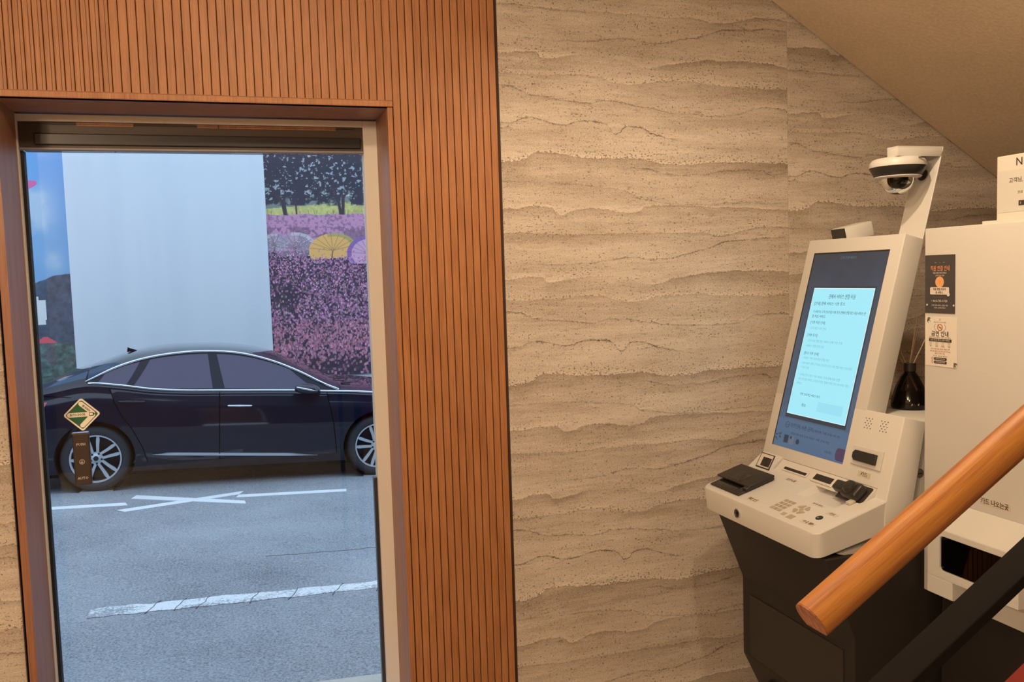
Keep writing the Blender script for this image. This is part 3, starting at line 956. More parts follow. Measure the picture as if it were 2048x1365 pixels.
def plan(xx):
    """extra inset towards the ends"""
    e = 0.0
    if xx < -0.6: e += 0.30 * ((-0.6 - xx) / 0.5) ** 2
    if xx > 3.0: e += 0.42 * ((xx - 3.0) / 0.82) ** 2
    return e


def ginset(z, zb): return 0.09 + 0.55 * max(0.0, z - zb)


def ring(xx):
    e = plan(xx); zb = min(zbelt(xx), ztop(xx) - 0.02); zt = ztop(xx)
    if -0.075 <= xx <= 2.46:
        za = max(zarc(xx), zb + 0.004)
    else:
        za = zb + 0.35 * (zt - zb)
    za = min(za, zt - 0.008)
    gi = ginset(za, zb)
    zl = 0.19 if -0.8 < xx < 3.4 else 0.26
    pts = [(0.93, zl - 0.02), (0.20, zl - 0.02), (0.05, zl), (0.012, zl + 0.06), (0.0, 0.42), (0.0, 0.62), (0.012, zb - 0.20), (0.020, zb - 0.150), (0.042, zb - 0.11), (0.060, zb - 0.03), (0.09, zb),
           (ginset(zb + (za - zb) * 0.5, zb), zb + (za - zb) * 0.5), (gi, za)]
    d = zt - za
    pts += [(gi + 0.05 + 0.1 * (1 if d > 0.03 else 0.6), za + d * 0.62), (0.55, za + d * 0.93), (0.93, zt)]
    out = []
    for i_, z in pts:
        y = i_ + e * (1 - i_ / 0.93)
        out.append((y, z))
    return out


xs_ = sorted(set([round(v, 3) for v in list(np.linspace(-1.08, 3.82, 84))] + [-0.075, 2.46]))
cb = MB(); n_r = len(ring(0)) * 2 - 2
for xx in xs_:
    r_ = ring(xx); full = r_ + [(WID - y, z) for y, z in r_[-2:0:-1]]
    cb.v += [(xx, y, z) for y, z in full]
for j in range(len(xs_) - 1):
    for i in range(n_r):
        a = j * n_r + i; b = j * n_r + (i + 1) % n_r
        cb.f.append((a, b, b + n_r, a + n_r))
cb.f.append(tuple(range(n_r))[::-1]); cb.f.append(tuple((len(xs_) - 1) * n_r + i for i in range(n_r)))
body = cb.build('body', M_paint, car, recalc=True)
body.parent = None; body.matrix_world = Matrix.Identity(4)
WX = (0.009, 2.853); WR = 0.334
cut = MB()
for wx in WX:
    for y0, y1 in ((-0.3, 0.36), (WID - 0.36, WID + 0.3)):
        cut.lathe([(0.375, y0), (0.375, y1)], 40, T=Matrix.Translation((wx, 0, 0.345)) @ Matrix(((1, 0, 0, 0), (0, 0, 1, 0), (0, 1, 0, 0), (0, 0, 0, 1))))
cutter = cut.build('cut', None, recalc=True)
carve(body, cutter)
body.data.materials.clear(); body.data.materials.append(M_paint)
for p in body.data.polygons: p.use_smooth = True
body.data.set_sharp_from_angle(angle=math.radians(32))
body.parent = car; body.matrix_parent_inverse = Matrix.Identity(4); body.matrix_basis = Matrix.Identity(4)


def sidey(xx, z):
    r_ = ring(xx)[2:13]
    for (ya, za), (yb, zb_) in zip(r_, r_[1:]):
        if z <= zb_:
            t = 0 if zb_ - za < 1e-6 else max(0, (z - za) / (zb_ - za))
            return ya + (yb - ya) * t
    return r_[-1][0]


def side_patch(name, fx, fz, nu, nv, m, off=0.004, parent=None, auto=35):
    """skin patch lying on the car's side with a folded rim"""
    mb = MB(); vs = []
    for j in range(nv + 1):
        for i in range(nu + 1):
            u, v = i / nu, j / nv
            xx = fx(u, v); z = fz(u, v, xx)
            vs.append((xx, sidey(xx, z) - off, z))
    fs = []
    for j in range(nv):
        for i in range(nu):
            a = j * (nu + 1) + i; fs.append((a, a + 1, a + nu + 2, a + nu + 1))
    rim = [i for i in range(nu + 1)] + [(j * (nu + 1) + nu) for j in range(1, nv + 1)] + [nv * (nu + 1) + i for i in range(nu - 1, -1, -1)] + [j * (nu + 1) for j in range(nv - 1, 0, -1)]
    k0 = len(vs)
    for q in rim:
        p = vs[q]; vs.append((p[0], p[1] + off + 0.004, p[2]))
    n = len(rim)
    for i in range(n):
        fs.append((rim[i], k0 + i, k0 + (i + 1) % n, rim[(i + 1) % n]))
    mb.add(vs, fs)
    return mb.build(name, m, parent or car, auto=auto)


def lerp(a, b, t): return a + (b - a) * t


# doors
def rd_front(v): return 1.205 - 0.008 * (1 - v)


def rd_rear(v):      # follows the wheel arch then leans back up to the belt
    return ipol(v, [(0, 0.50), (0.2, 0.455), (0.45, 0.36), (0.62, 0.272), (0.8, 0.20), (1.0, 0.15)])


def rdbelt(xx): return zbelt(xx) - 0.016


side_patch('rear_door', lambda u, v: lerp(rd_rear(v), rd_front(v) - 0.006, u), lambda u, v, xx: lerp(0.285, rdbelt(xx), v), 18, 16, M_paint)
side_patch('front_door', lambda u, v: lerp(rd_front(v) + 0.006, ipol(v, [(0, 2.40), (0.5, 2.37), (1, 2.305)]), u), lambda u, v, xx: lerp(0.285 - 0.0, rdbelt(xx), v), 18, 16, M_paint)


def window(x0f, x1f, name, m, t0=0.05, t1=0.94, nu=22, nv=6, off=0.006):
    def fz(u, v, xx):
        zb, za = zbelt(xx), max(zarc(xx), zbelt(xx) + 0.004)
        return lerp(zb, za, lerp(t0, t1, v))
    return side_patch(name, lambda u, v: lerp(x0f(v), x1f(v), u), fz, nu, nv, m, off)


window(lambda v: -0.02, lambda v: 2.40, 'pillar_trim', M_pill, 0.0, 1.0, 60, 6, 0.003)
window(lambda v: lerp(0.03, 0.10, v), lambda v: lerp(0.30, 0.42, v), 'quarter_window', M_tintrefl)
window(lambda v: lerp(0.37, 0.52, v), lambda v: lerp(1.135, 1.085, v), 'rear_window', M_tintrefl)
window(lambda v: lerp(1.255, 1.175, v), lambda v: lerp(2.27, 1.93, v), 'front_window', M_tintrefl)
# chrome window line
top_l, bot_l = [], []
for i in range(50):
    xx = lerp(-0.075, 2.44, i / 49); z = max(zarc(xx), zbelt(xx))
    top_l.append((xx, sidey(xx, z) - 0.006, z + 0.006))
for i in range(50):
    xx = lerp(-0.05, 2.99, i / 49); z = zbelt(xx)
    bot_l.append((xx, sidey(xx, z) - 0.008, z))
MB().tube(top_l, [0.007 + 0.007 * min(1, i / 5) for i in range(50)], 8).build('window_chrome', M_chrome, car, smooth=True)
MB().tube(bot_l, [0.013 if i < 44 else 0.015 for i in range(50)], 8).build('belt_chrome', M_chrome, car, smooth=True)
# sill chrome
sl1 = MB(); vs = []
N_ = 24
for i in range(N_ + 1):
    t = i / N_; xx = lerp(0.545, 2.20, t); zc = lerp(0.365, 0.275, t)
    hgt = 0.018 * min(1, t * 10 + 0.1) * min(1, (1 - t) * 5 + 0.12)
    vs += [(xx, -0.004, zc - hgt), (xx, -0.022, zc - hgt * 0.5), (xx, -0.022, zc + hgt * 0.4), (xx, -0.004, zc + hgt)]
fs = []
for i in range(N_):
    for k_ in range(4):
        a = i * 4 + k_; b = i * 4 + (k_ + 1) % 4; fs.append((a, b, b + 4, a + 4))
fs += [(0, 1, 2, 3), tuple(N_ * 4 + q for q in (3, 2, 1, 0))]
sl1.add(vs, fs); sl1.build('sill_chrome', M_chrome, car, recalc=True)
# shut lines
M_shut = mat('shut line', (0.001, 0.001, 0.002), 0.9, spec=0.0)


def shut(pts, r=0.0042):
    MB().tube([(a, sidey(a, b) - 0.0035, b) for a, b in pts], r, 6).build('shut_line', M_shut, car)


shut([(rd_front(v / 16), lerp(0.285, rdbelt(1.205), v / 16)) for v in range(17)])
shut([(rd_rear(v / 24), lerp(0.285, rdbelt(0.3), v / 24)) for v in range(25)])
shut([(ipol(v / 16, [(0, 2.405), (0.5, 2.375), (1, 2.31)]), lerp(0.285, rdbelt(2.35), v / 16)) for v in range(17)])
shut([(-0.62 + 0.42 * v / 10, 1.000 - 0.0035 * v + 0.0) for v in range(11)], 0.003)
# handles
for hx, hz, nm in ((0.36, 0.912, 0), (1.405, 0.835, 1)):
    y0 = sidey(hx, hz)
    hb_ = MB().tube([(hx - 0.13, y0 - 0.004, hz + 0.004), (hx - 0.11, y0 - 0.028, hz + 0.003), (hx, y0 - 0.034, hz), (hx + 0.11, y0 - 0.028, hz - 0.004), (hx + 0.13, y0 - 0.004, hz - 0.006)], [0.007, 0.010, 0.012, 0.010, 0.006], 8)
    hb_.build('door_handle', M_chrome if nm else M_paint, car, smooth=True)
    MB().lathe([(0.0, -0.001), (0.05, -0.001), (0.055, -0.006), (0.0, -0.006)], 24, T=Matrix.Translation((hx + 0.02, y0 + 0.0015, hz - 0.012)) @ Matrix.Rotation(PI / 2, 4, 'X') @ Matrix.Diagonal((1, 0.55, 1, 1)), cap=False).build('handle_cup', M_pill, car)
# mirror
mr = MB()
bm = bmesh.new(); bmesh.ops.create_icosphere(bm, subdivisions=3, radius=1)
for v in bm.verts:
    c_ = v.co
    v.co = Vector((c_.x * 0.13 * (1 - 0.25 * (c_.x < 0) * c_.z), c_.y * 0.10, math.copysign(abs(c_.z) ** 0.75, c_.z) * 0.056 - 0.12 * c_.x * 0.13))
bm.verts.index_update(); mr.bm(bm, Matrix.Translation((2.09, -0.10, 1.005)))
mr.box((2.13, -0.04, 0.945), (2.24, 0.10, 0.972), 0.01)
mr.build('door_mirror', M_paint, car, smooth=True)
MB().tube([(1.97, -0.175, 1.035), (2.03, -0.196, 1.020), (2.12, -0.192, 1.000), (2.19, -0.165, 0.985)], [0.006, 0.011, 0.011, 0.004], 6).build('mirror_indicator', M_chrome, car, smooth=True)
# shark fin aerial
MB().prism([(0.225, 1.352), (0.232, 1.405), (0.27, 1.388), (0.33, 1.372), (0.40, 1.365)], 0.915, 0.945, 'Y', 0.003, 1).build('roof_aerial', M_paint, car)
# tail lamp, fuel flap, wipers
side_patch('tail_lamp', lambda u, v: lerp(-0.95, lerp(-0.44, -0.415, v), u), lambda u, v, xx: lerp(0.875, 0.925, v), 8, 4, M_red, 0.006)
MB().tube([(2.50, 0.35, 1.005), (2.62, 0.55, 0.992)], 0.010, 6).tube([(2.44, 0.6, 1.035), (2.60, 0.95, 1.00)], 0.008, 6).build('wiper', M_blackr, car)
MB().box((-0.7, 0.25, 0.12), (3.3, WID - 0.25, 0.19)).build('underbody', M_under, car)
for wx in WX:
    for yc in (0.34, WID - 0.34):
        MB().lathe([(0.3745, yc - 0.33 if yc < 1 else yc - 0.02), (0.3745, yc + 0.02 if yc < 1 else yc + 0.33)], 40, T=Matrix.Translation((wx, 0, 0.345)) @ Matrix(((1, 0, 0, 0), (0, 0, 1, 0), (0, 1, 0, 0), (0, 0, 0, 1))), cap=False).build('wheel_liner', M_under, car)

# wheels: children with sub-parts
AXY = Matrix(((1, 0, 0, 0), (0, 0, 1, 0), (0, 1, 0, 0), (0, 0, 0, 1)))


def wheel(wx, near):
    y0 = 0.035 if near else WID - 0.035
    sgn = 1 if near else -1
    T = Matrix.Translation((wx, y0, 0.335)) @ AXY
    if not near: T = T @ Matrix.Rotation(PI, 4, 'X')
    ty = MB(T)
    ty.lathe([(0.242, 0.012), (0.255, 0.002), (0.285, -0.003), (0.312, 0.004), (0.328, 0.022), (0.334, 0.05), (0.334, 0.19), (0.326, 0.215), (0.30, 0.235), (0.242, 0.225)], 48, cap=False)
    o = ty.build('wheel', M_tyre, car, auto=40)
    rm = MB(T); rm.lathe([(0.244, 0.006), (0.238, 0.004), (0.228, 0.012), (0.222, 0.05), (0.218, 0.13), (0.0, 0.14)], 48, cap=False)
    rm.build('rim_barrel', M_rimd, o, auto=40)
    lp = MB(T); lp.lathe([(0.243, 0.012), (0.243, 0.003), (0.230, 0.003), (0.226, 0.02)], 48, cap=False); lp.build('rim_lip', M_rim, o, auto=40)
    for k_ in range(5):
        for s_ in (-1, 1):
            ang = 2 * PI * k_ / 5 + PI / 2 + 0.12
            R_ = Matrix.Rotation(ang, 4, 'Z')
            sp = MB(T @ R_)
            a0, a1 = 0.045, 0.234
            y_in, y_out = s_ * 0.022, s_ * 0.052
            vs = []
            for r_, yc_, hw, dz in ((a0, y_in, 0.012, 0.040), (0.13, s_ * 0.034, 0.0145, 0.020), (0.19, s_ * 0.046, 0.017, 0.012), (a1, y_out, 0.010, 0.010)):
                vs += [(r_, yc_ - hw, dz), (r_, yc_ + hw, dz), (r_, yc_ + hw * 0.9, dz + 0.03), (r_, yc_ - hw * 0.9, dz + 0.03)]
            fs = []
            for i in range(3):
                for q in range(4):
                    a = i * 4 + q; b = i * 4 + (q + 1) % 4; fs.append((a, b, b + 4, a + 4))
            fs += [(3, 2, 1, 0), (12, 13, 14, 15)]
            sp.add(vs, fs); sp.build('spoke', M_rim, o, recalc=True)
    hb = MB(T); hb.lathe([(0.0, 0.026), (0.030, 0.028), (0.036, 0.034), (0.062, 0.042), (0.066, 0.06)], 30, cap=False); hb.build('hub', M_rim, o, auto=40)
    cp = MB(T); cp.lathe([(0.0, 0.020), (0.022, 0.022), (0.026, 0.030)], 20, cap=False); cp.build('hub_cap', M_rimd, o)
    for k_ in range(5):
        ld = MB(T)
        a = 2 * PI * k_ / 5 + PI / 2 + 0.12 + PI / 5
        ld.lathe([(0.0, 0.034), (0.010, 0.034), (0.010, 0.05)], 10, T=Matrix.Translation((0.052 * math.cos(a), 0.052 * math.sin(a), 0)), cap=False)
        ld.build('wheel_nut', M_rimd, o)
    return o


for wx in WX:
    wheel(wx, True); wheel(wx, False)

# ------------------------------------------------------------------ kiosk
K = empty('check_in_kiosk', 'white self check-in kiosk with a lit tall touchscreen and black base', 'kiosk')
YN, YF = 1.911, 2.50
tilt = math.radians(15.2)
PB = Vector((1.645, YF, EYE - 0.639))
td = Vector((math.sin(tilt), 0, math.cos(tilt))); tn = Vector((-math.cos(tilt), 0, math.sin(tilt)))
# panel frame: local x = u (towards -Y), y = v (up the tilt), z = out of the face
PT = Matrix(((0, td.x, tn.x, PB.x), (-1, td.y, tn.y, PB.y), (0, td.z, tn.z, PB.z), (0, 0, 0, 1)))
ct = math.atan2(0.066, 0.224)
cd = Vector((math.cos(ct), 0, math.sin(ct))); cn = Vector((-math.sin(ct), 0, math.cos(ct)))
CB = Vector((1.421, YF, EYE - 0.705))
CTM = Matrix(((0, cd.x, cn.x, CB.x), (-1, cd.y, cn.y, CB.y), (0, cd.z, cn.z, CB.z), (0, 0, 0, 1)))


def pz(z): return EYE + z


# lower shell
ls = MB()
ls.prism([(1.640, pz(-0.735)), (1.640, pz(-0.645)), (1.645, pz(-0.639)), (1.7058, pz(-0.4151)), (1.778, pz(-0.4345)), (1.736, pz(-0.650)), (1.725, pz(-0.715))], YN, YF, 'Y', 0.003, 2)
ls.build('lower_shell', M_kiosk, K, auto=50)
ch = MB()
ch.prism([(1.73, pz(-0.72)), (1.775, pz(-0.4352)), (1.99, pz(-0.4352)), (1.99, pz(-0.86)), (1.73, pz(-0.86))], YN + 0.02, YF - 0.01, 'Y', 0.003, 2)
ch.build('rear_chassis', M_kiosk, K, auto=50)
# upper panel housing
up = MB(PT); up.box((0, 0.226, -0.070), (0.4385, 0.750, 0), 0.003, 2)
up.build('screen_housing', M_kiosk, K, auto=50)
# lock on the chassis side
lk = MB(Matrix.Translation((1.772, YN + 0.020, pz(-0.579))) @ Matrix.Rotation(PI / 2, 4, 'X'))
lk.lathe([(0.013, 0), (0.013, 0.003), (0.011, 0.004), (0.009, 0.004), (0.0, 0.005)], 24, cap=False)
lk.build('lock', M_steel, K, smooth=False)
MB(Matrix.Translation((1.772, YN + 0.0145, pz(-0.579)))).box((-0.006, 0, -0.0012), (0.006, 0.002, 0.0012)).build('lock_slot', M_black, K)


# counter
def ctop(xx): return CB.z + (xx - CB.x) * math.tan(ct)


def cbot(xx): return pz(-0.775) + (xx - 1.438) * 0.222


pl = []
rad = 0.028
for (cx_, cy_, a0) in ((CB.x + rad, YF - rad, 90), (CB.x + rad, YN + rad, 180)):
    for i in range(7):
        a = math.radians(a0 + 90 * i / 6)
        pl.append((cx_ + rad * math.cos(a), cy_ + rad * math.sin(a)))
pl += [(1.648, YN), (1.648, YF)]
cxm, cym = 1.53, (YN + YF) / 2
loops = []
for ins, zf_ in ((0.010, lambda xx: cbot(xx)), (0.004, lambda xx: cbot(xx) + 0.004), (0.0, lambda xx: ctop(xx) - 0.004), (0.0015, lambda xx: ctop(xx) - 0.001), (0.005, lambda xx: ctop(xx))):
    L = []
    for (a, b) in pl:
        a2 = a + (ins if a < 1.6 else 0); b2 = b - ins if b > cym else b + ins
        L.append((a2, b2, zf_(a2)))
    loops.append(L)
cm_ = MB(); n = len(pl)
cm_.v = [p for L in loops for p in L]
for j in range(len(loops) - 1):
    for i in range(n):
        a = j * n + i; b = j * n + (i + 1) % n; cm_.f.append((a, b, b + n, a + n))
cm_.f.append(tuple(range(n))); cm_.f.append(tuple((len(loops) - 1) * n + i for i in range(n)))
counter = cm_.build('counter', M_kiosk, None, recalc=True)
# tray pocket
tp = MB(CTM)
tp.add([(0.330, 0.128, 0.002), (0.505, 0.128, 0.002), (0.505, 0.236, 0.002), (0.330, 0.236, 0.002), (0.345, 0.145, -0.012), (0.500, 0.145, -0.012), (0.500, 0.236, -0.022), (0.345, 0.236, -0.022)],
       [(0, 1, 2, 3), (4, 5, 6, 7), (0, 4, 5, 1), (1, 5, 6, 2), (2, 6, 7, 3), (3, 7, 4, 0)])
carve(counter, tp.build('cut', None, recalc=True))
counter.data.materials.clear(); counter.data.materials.append(M_kiosk)
for p in counter.data.polygons: p.use_smooth = True
counter.data.set_sharp_from_angle(angle=math.radians(28))
counter.parent = K
# wedge below the crease that carries slots
w0 = CB + cd * 0.200; w1 = PB + td * 0.025
wd = (Vector((w1.x, 0, w1.z)) - Vector((w0.x, 0, w0.z))); wl = wd.length; wd.normalize(); wn = Vector((-wd.z, 0, wd.x))
WT = Matrix(((0, wd.x, wn.x, w0.x), (-1, 0, 0, YF), (0, wd.z, wn.z, w0.z), (0, 0, 0, 1)))
MB().prism([(w0.x, w0.z - 0.001), (w1.x, w1.z), (w1.x + 0.006, w1.z - 0.004), (1.652, pz(-0.642))], YF - 0.546, YF - 0.117, 'Y').build('slot_wedge', M_kiosk, K, recalc=True)
MB(PT).box((0.117, 0.0242, 0), (0.548, 0.0258, 0.0006)).build('crease', M_seam, K)

kp = lambda T, a, b, m, name, bev=0.0, seg=1: MB(T).box(a, b, bev, seg).build(name, m, K)
# receipt slit, display, card reader
sl_o = kp(WT, (0.150, 0.012, 0), (0.272, 0.032, 0.0022), M_kioskd, 'receipt_slot', 0.001)
MB(WT).box((0.156, 0.017, 0.0016), (0.266, 0.0265, 0.0028)).build('slot_opening', M_black, sl_o)
di = kp(WT, (0.296, 0.008, 0), (0.394, 0.042, 0.004), M_kioskd, 'reader_window', 0.0015)
MB(WT).box((0.305, 0.015, 0.003), (0.386, 0.036, 0.0046)).build('window_glass', M_darkglass, di)
rd = MB(WT)
rd.box((0.438, -0.016, 0.0), (0.540, 0.045, 0.006), 0.002)
rd.box((0.470, -0.014, 0.004), (0.535, 0.036, 0.034), 0.010, 3)
rd.lathe([(0.0, 0.0), (0.018, 0.002), (0.020, 0.006), (0.020, 0.030), (0.016, 0.036), (0.0, 0.038)], 20, T=Matrix.Translation((0.502, 0.011, 0.010)), cap=False)
rd.box((0.424, -0.002, 0.004), (0.476, 0.030, 0.028), 0.007, 3)
rd.build('card_reader', M_black, K, auto=40)
kp(CTM, (0.512, 0.162, 0.0), (0.528, 0.186, 0.010), mat('clear tab', (0.62, 0.57, 0.48), 0.2), 'reader_tab', 0.003, 2)
# fingerprint pad on its own little wedge
MB().prism([((CB + cd * 0.183).x, (CB + cd * 0.183).z), ((PB + td * 0.030).x, (PB + td * 0.030).z), ((PB + td * 0.030).x + 0.006, (PB + td * 0.030).z - 0.004), (1.652, pz(-0.642))], YF - 0.112, YF - 0.003, 'Y').build('pad_wedge', M_kiosk, K, recalc=True)
f0 = CB + cd * 0.183; f1 = PB + td * 0.030
fd = Vector((f1.x - f0.x, 0, f1.z - f0.z)); fl_ = fd.length; fd.normalize(); fn = Vector((-fd.z, 0, fd.x))
FT = Matrix(((0, fd.x, fn.x, f0.x), (-1, 0, 0, YF), (0, fd.z, fn.z, f0.z), (0, 0, 0, 1)))
SK = Matrix(((1, -0.55, 0, 0.022), (0, 1, 0, 0), (0, 0, 1, 0), (0, 0, 0, 1)))
fpd = MB(FT @ SK).box((0.018, 0.006, 0), (0.092, fl_ - 0.006, 0.002)).build('fingerprint_pad', M_black, K)
MB(FT @ SK).box((0.022, 0.010, 0.002), (0.088, fl_ - 0.010, 0.0026)).build('pad_border', mat('pad border grey', (0.66, 0.60, 0.54), 0.4), fpd)
MB(FT @ SK).box((0.040, 0.014, 0.0026), (0.086, fl_ - 0.022, 0.0034)).build('pad_glass', M_darkglass, fpd)
# passport scanner: low tray with a raised hood
ps = MB(CTM)
ps.box((0.020, 0.022, 0), (0.186, 0.156, 0.006), 0.002)
ps.box((0.168, 0.050, 0.004), (0.190, 0.156, 0.015), 0.003, 2)
ps.box((0.020, 0.120, 0.004), (0.186, 0.158, 0.015), 0.003, 2)
ps.box((0.004, 0.062, 0.011), (0.190, 0.158, 0.0175), 0.002, 2)
pso = ps.build('passport_scanner', M_black, K, auto=50)
MB(CTM).box((0.030, 0.034, 0.006), (0.150, 0.100, 0.0066), 0.0002, 1).build('scanner_glass', M_darkglass, pso)
MB(CTM).box((0.060, 0.068, 0.0175), (0.130, 0.118, 0.0182), 0.0004, 1).build('hood_inset', M_darkglass, pso)
# keypad
for r in range(4):
    for c in range(3):
        u = 0.343 + c * 0.0175; w = 0.086 - r * 0.0165
        kk = MB(CTM).box((u - 0.0070, w - 0.0062, 0), (u + 0.0070, w + 0.0062, 0.0012), 0.0005, 1).build('key', M_tan, K)
        if not (r == 3 and c != 1):
            text(str([[1, 2, 3], [4, 5, 6], [7, 8, 9], ['', 0, '']][r][c]), 0.010, CTM @ Matrix.Translation((u, w, 0.0013)), M_tand, kk, ext=0.0001)
# navigation pad: four corner keys and a centre key
for q in range(4):
    a = q * PI / 2
    mb = MB(CTM @ Matrix.Translation((0.431, 0.073, 0)) @ Matrix.Rotation(a, 4, 'Z'))
    mb.prism([(0.004, 0.010), (0.010, 0.004), (0.022, 0.004), (0.024, 0.010), (0.010, 0.024), (0.004, 0.022)], 0, 0.0012, 'Z'); mb.build('key', M_tan, K)
MB(CTM @ Matrix.Translation((0.431, 0.073, 0)) @ Matrix.Rotation(PI / 4, 4, 'Z')).box((-0.006, -0.006, 0), (0.006, 0.006, 0.0014), 0.0005, 1).build('key', M_tan, K)
kp(CTM, (0.401, 0.022, 0), (0.417, 0.036, 0.0012), M_tan, 'key', 0.0004)
kp(CTM, (0.430, 0.018, 0), (0.454, 0.038, 0.0012), M_tan, 'key', 0.0004)
jk = MB(CTM @ Matrix.Translation((0.517, 0.068, 0))); jk.lathe([(0.0105, 0), (0.0105, 0.002), (0.0085, 0.0025), (0.0, 0.0015)], 24, cap=False); jk.build('headphone_jack', M_black, K)
MB(CTM @ Matrix.Translation((0.515, 0.066, 0))).box((-0.003, -0.003, 0.002), (0.003, 0.002, 0.0026)).build('jack_contact', M_chrome, K)


def clabel(u, w, du, dw, s, T=CTM, name='sticker_label', wid=0.8):
    o = MB(T).box((u - du / 2, w - dw / 2, 0), (u + du / 2, w + dw / 2, 0.0005)).build(name, M_lab, K)
    text(s, dw * 0.95, T @ Matrix.Translation((u, w, 0.0006)), M_ink, o, width=du * wid, bold=0.01)


clabel(0.235, 0.182, 0.052, 0.013, '안내')
clabel(0.246, 0.034, 0.054, 0.015, '확인')
clabel(0.514, 0.032, 0.056, 0.014, '이용')
clabel(0.530, 0.101, 0.044, 0.014, '카드', wid=0.5)
clabel(0.447, 0.118, 0.052, 0.008, '카드')
clabel(0.486, 0.051, 0.050, 0.015, '카드', PT, wid=0.5)
# bill slot with dark shutter on the panel
bp = kp(PT, (0.424, 0.072, 0), (0.546, 0.127, 0.0045), M_kiosk, 'bill_slot_plate', 0.002, 2)
mb = MB(PT); mb.prism([(0.433, 0.092), (0.433, 0.106), (0.441, 0.114), (0.528, 0.114), (0.528, 0.084), (0.441, 0.084)], 0.0045, 0.011, 'Z', 0.001, 1)
mb.build('bill_shutter', mat('smoked shutter', (0.02, 0.021, 0.021), 0.12), bp)
# speaker holes
sp_ = MB(PT)
for cu in (0.458, 0.521):
    for i in range(-3, 4):
        for j in range(-3, 4):
            if i * i + j * j > 9.5 or (i + j) % 2: continue
            sp_.lathe([(0.0016, 0.0), (0.0016, 0.0007)], 8, T=Matrix.Translation((cu + i * 0.0062, 0.195 + j * 0.0070, 0)))
tag(sp_.build('speaker_holes', M_ink, K), kind='stuff')
# front proximity lens
fl = MB(Matrix.Translation((1.4215, 2.288, pz(-0.742))) @ Matrix.Rotation(-PI / 2, 4, 'Y'))
fl.lathe([(0.0150, -0.002), (0.0150, 0.003), (0.0125, 0.004), (0.0120, 0.002)], 28, cap=False); flo = fl.build('front_sensor', M_chrome, K, auto=40)
fl = MB(Matrix.Translation((1.4215, 2.288, pz(-0.742))) @ Matrix.Rotation(-PI / 2, 4, 'Y'))
fl.lathe([(0.0122, 0.001), (0.010, 0.004), (0.0, 0.006)], 28, cap=False); fl.build('sensor_lens', M_darkglass, flo, smooth=True)
# under bracket
MB().prism([(1.50, pz(-0.77)), (1.66, pz(-0.745)), (1.66, pz(-0.785)), (1.56, pz(-0.785))], YN + 0.012, YF - 0.02, 'Y').build('under_bracket', M_kiosk, K, recalc=True)

# base
BN, BF = 1.905, 2.45
bs = MB().prism([(1.447, pz(-0.775)), (1.538, pz(-1.005)), (1.538, pz(-1.262)), (1.605, pz(-1.40)), (1.605, 0.06), (2.05, 0.06), (2.05, pz(-0.86)), (1.72, pz(-0.775))], BN, BF, 'Y', 0.003, 2)
bs.build('base', M_blackbase, K, auto=40)
MB().box((1.58, BN - 0.01, 0), (2.07, BF + 0.01, 0.06), 0.004).build('foot_plate', M_blackbase, K)
MB().box((1.5352, BN + 0.045, pz(-1.252)), (1.5385, BF - 0.045, pz(-1.052)), 0.001).build('base_door', M_black, K)
MB().box((1.545, BN + 0.16, pz(-1.345)), (1.5915, BF - 0.10, pz(-1.322)), 0.001).build('base_slot', M_ink, K)
kn = MB(); kn.lathe([(0.012, 0), (0.012, 0.003), (0.004, 0.004), (0.004, 0.010), (0.009, 0.012), (0.010, 0.018), (0.007, 0.023), (0.0, 0.024)], 20, T=Matrix.Translation((1.80, BN, pz(-1.073))) @ Matrix.Rotation(PI / 2, 4, 'X'), cap=False)
kn.build('base_lock', M_chrome, K, smooth=True)

# screen
E_bg = emis('screen backdrop', lin(52, 66, 86), 1.0)
E_band = emis('screen lower band', lin(74, 100, 128), 1.0)
E_pop = emis('screen dialog', lin(160, 232, 248), 1.0)
E_pop2 = emis('screen dialog rim', lin(225, 250, 255), 1.0)
E_ink = emis('screen ink', lin(40, 80, 98), 0.8)
E_ink2 = emis('screen pale ink', lin(110, 180, 196), 1.0)
E_dim = emis('screen dim ink', lin(40, 55, 78), 1.0)
E_lite = emis('screen light ink', lin(96, 106, 118), 1.0)
E_btn = emis('screen button', lin(150, 222, 242), 1.0)
E_red = emis('screen plum badge', lin(70, 54, 84), 1.0)
E_dark = emis('screen dark frame', lin(44, 54, 66), 1.0)
# gradient of the backdrop picture
_t = NT(E_bg)
_sepn = _t.n('ShaderNodeSeparateXYZ'); _t.l(_t.tc.outputs['Object'], _sepn.inputs[0])
_nn = _t.noise(_t.mapping((3, 5, 3)), 2.0, 3, 0.5)
_f = _t.m('ADD', _t.m('MULTIPLY', _nn, 0.35), _t.m('MULTIPLY', _t.m('SUBTRACT', EYE + 0.04, _sepn.outputs['Z']), 1.25))
_t.l(_t.ramp(_f, [(0.10, lin(46, 51, 60)), (0.5, lin(60, 76, 94)), (1.0, lin(74, 98, 124))]), _t.p.inputs['Emission Color'])
scr = MB(PT).box((0.043, 0.062, -0.001), (0.391, 0.704, 0.0006)).build('screen', E_bg, K)
MB(PT).box((0.0425, 0.0615, 0.0006), (0.0475, 0.7045, 0.0010)).box((0.0475, 0.6995, 0.0006), (0.3915, 0.7045, 0.0010)).build('screen_edge', M_black, scr)
sbx = lambda a, b, z, m, nm: MB(PT).box((a[0], a[1], z), (b[0], b[1], z + 0.0003)).build(nm, m, scr)
sbx((0.0475, 0.062), (0.391, 0.155), 0.0006, E_band, 'lower_band')
sbx((0.078, 0.160), (0.372, 0.594), 0.0006, E_dark, 'dialog_shadow')
sbx((0.0835, 0.1725), (0.3665, 0.588), 0.0010, E_pop2, 'dialog_rim')
sbx((0.0855, 0.1745), (0.3645, 0.585), 0.0014, E_pop, 'dialog')
tz = 0.0018
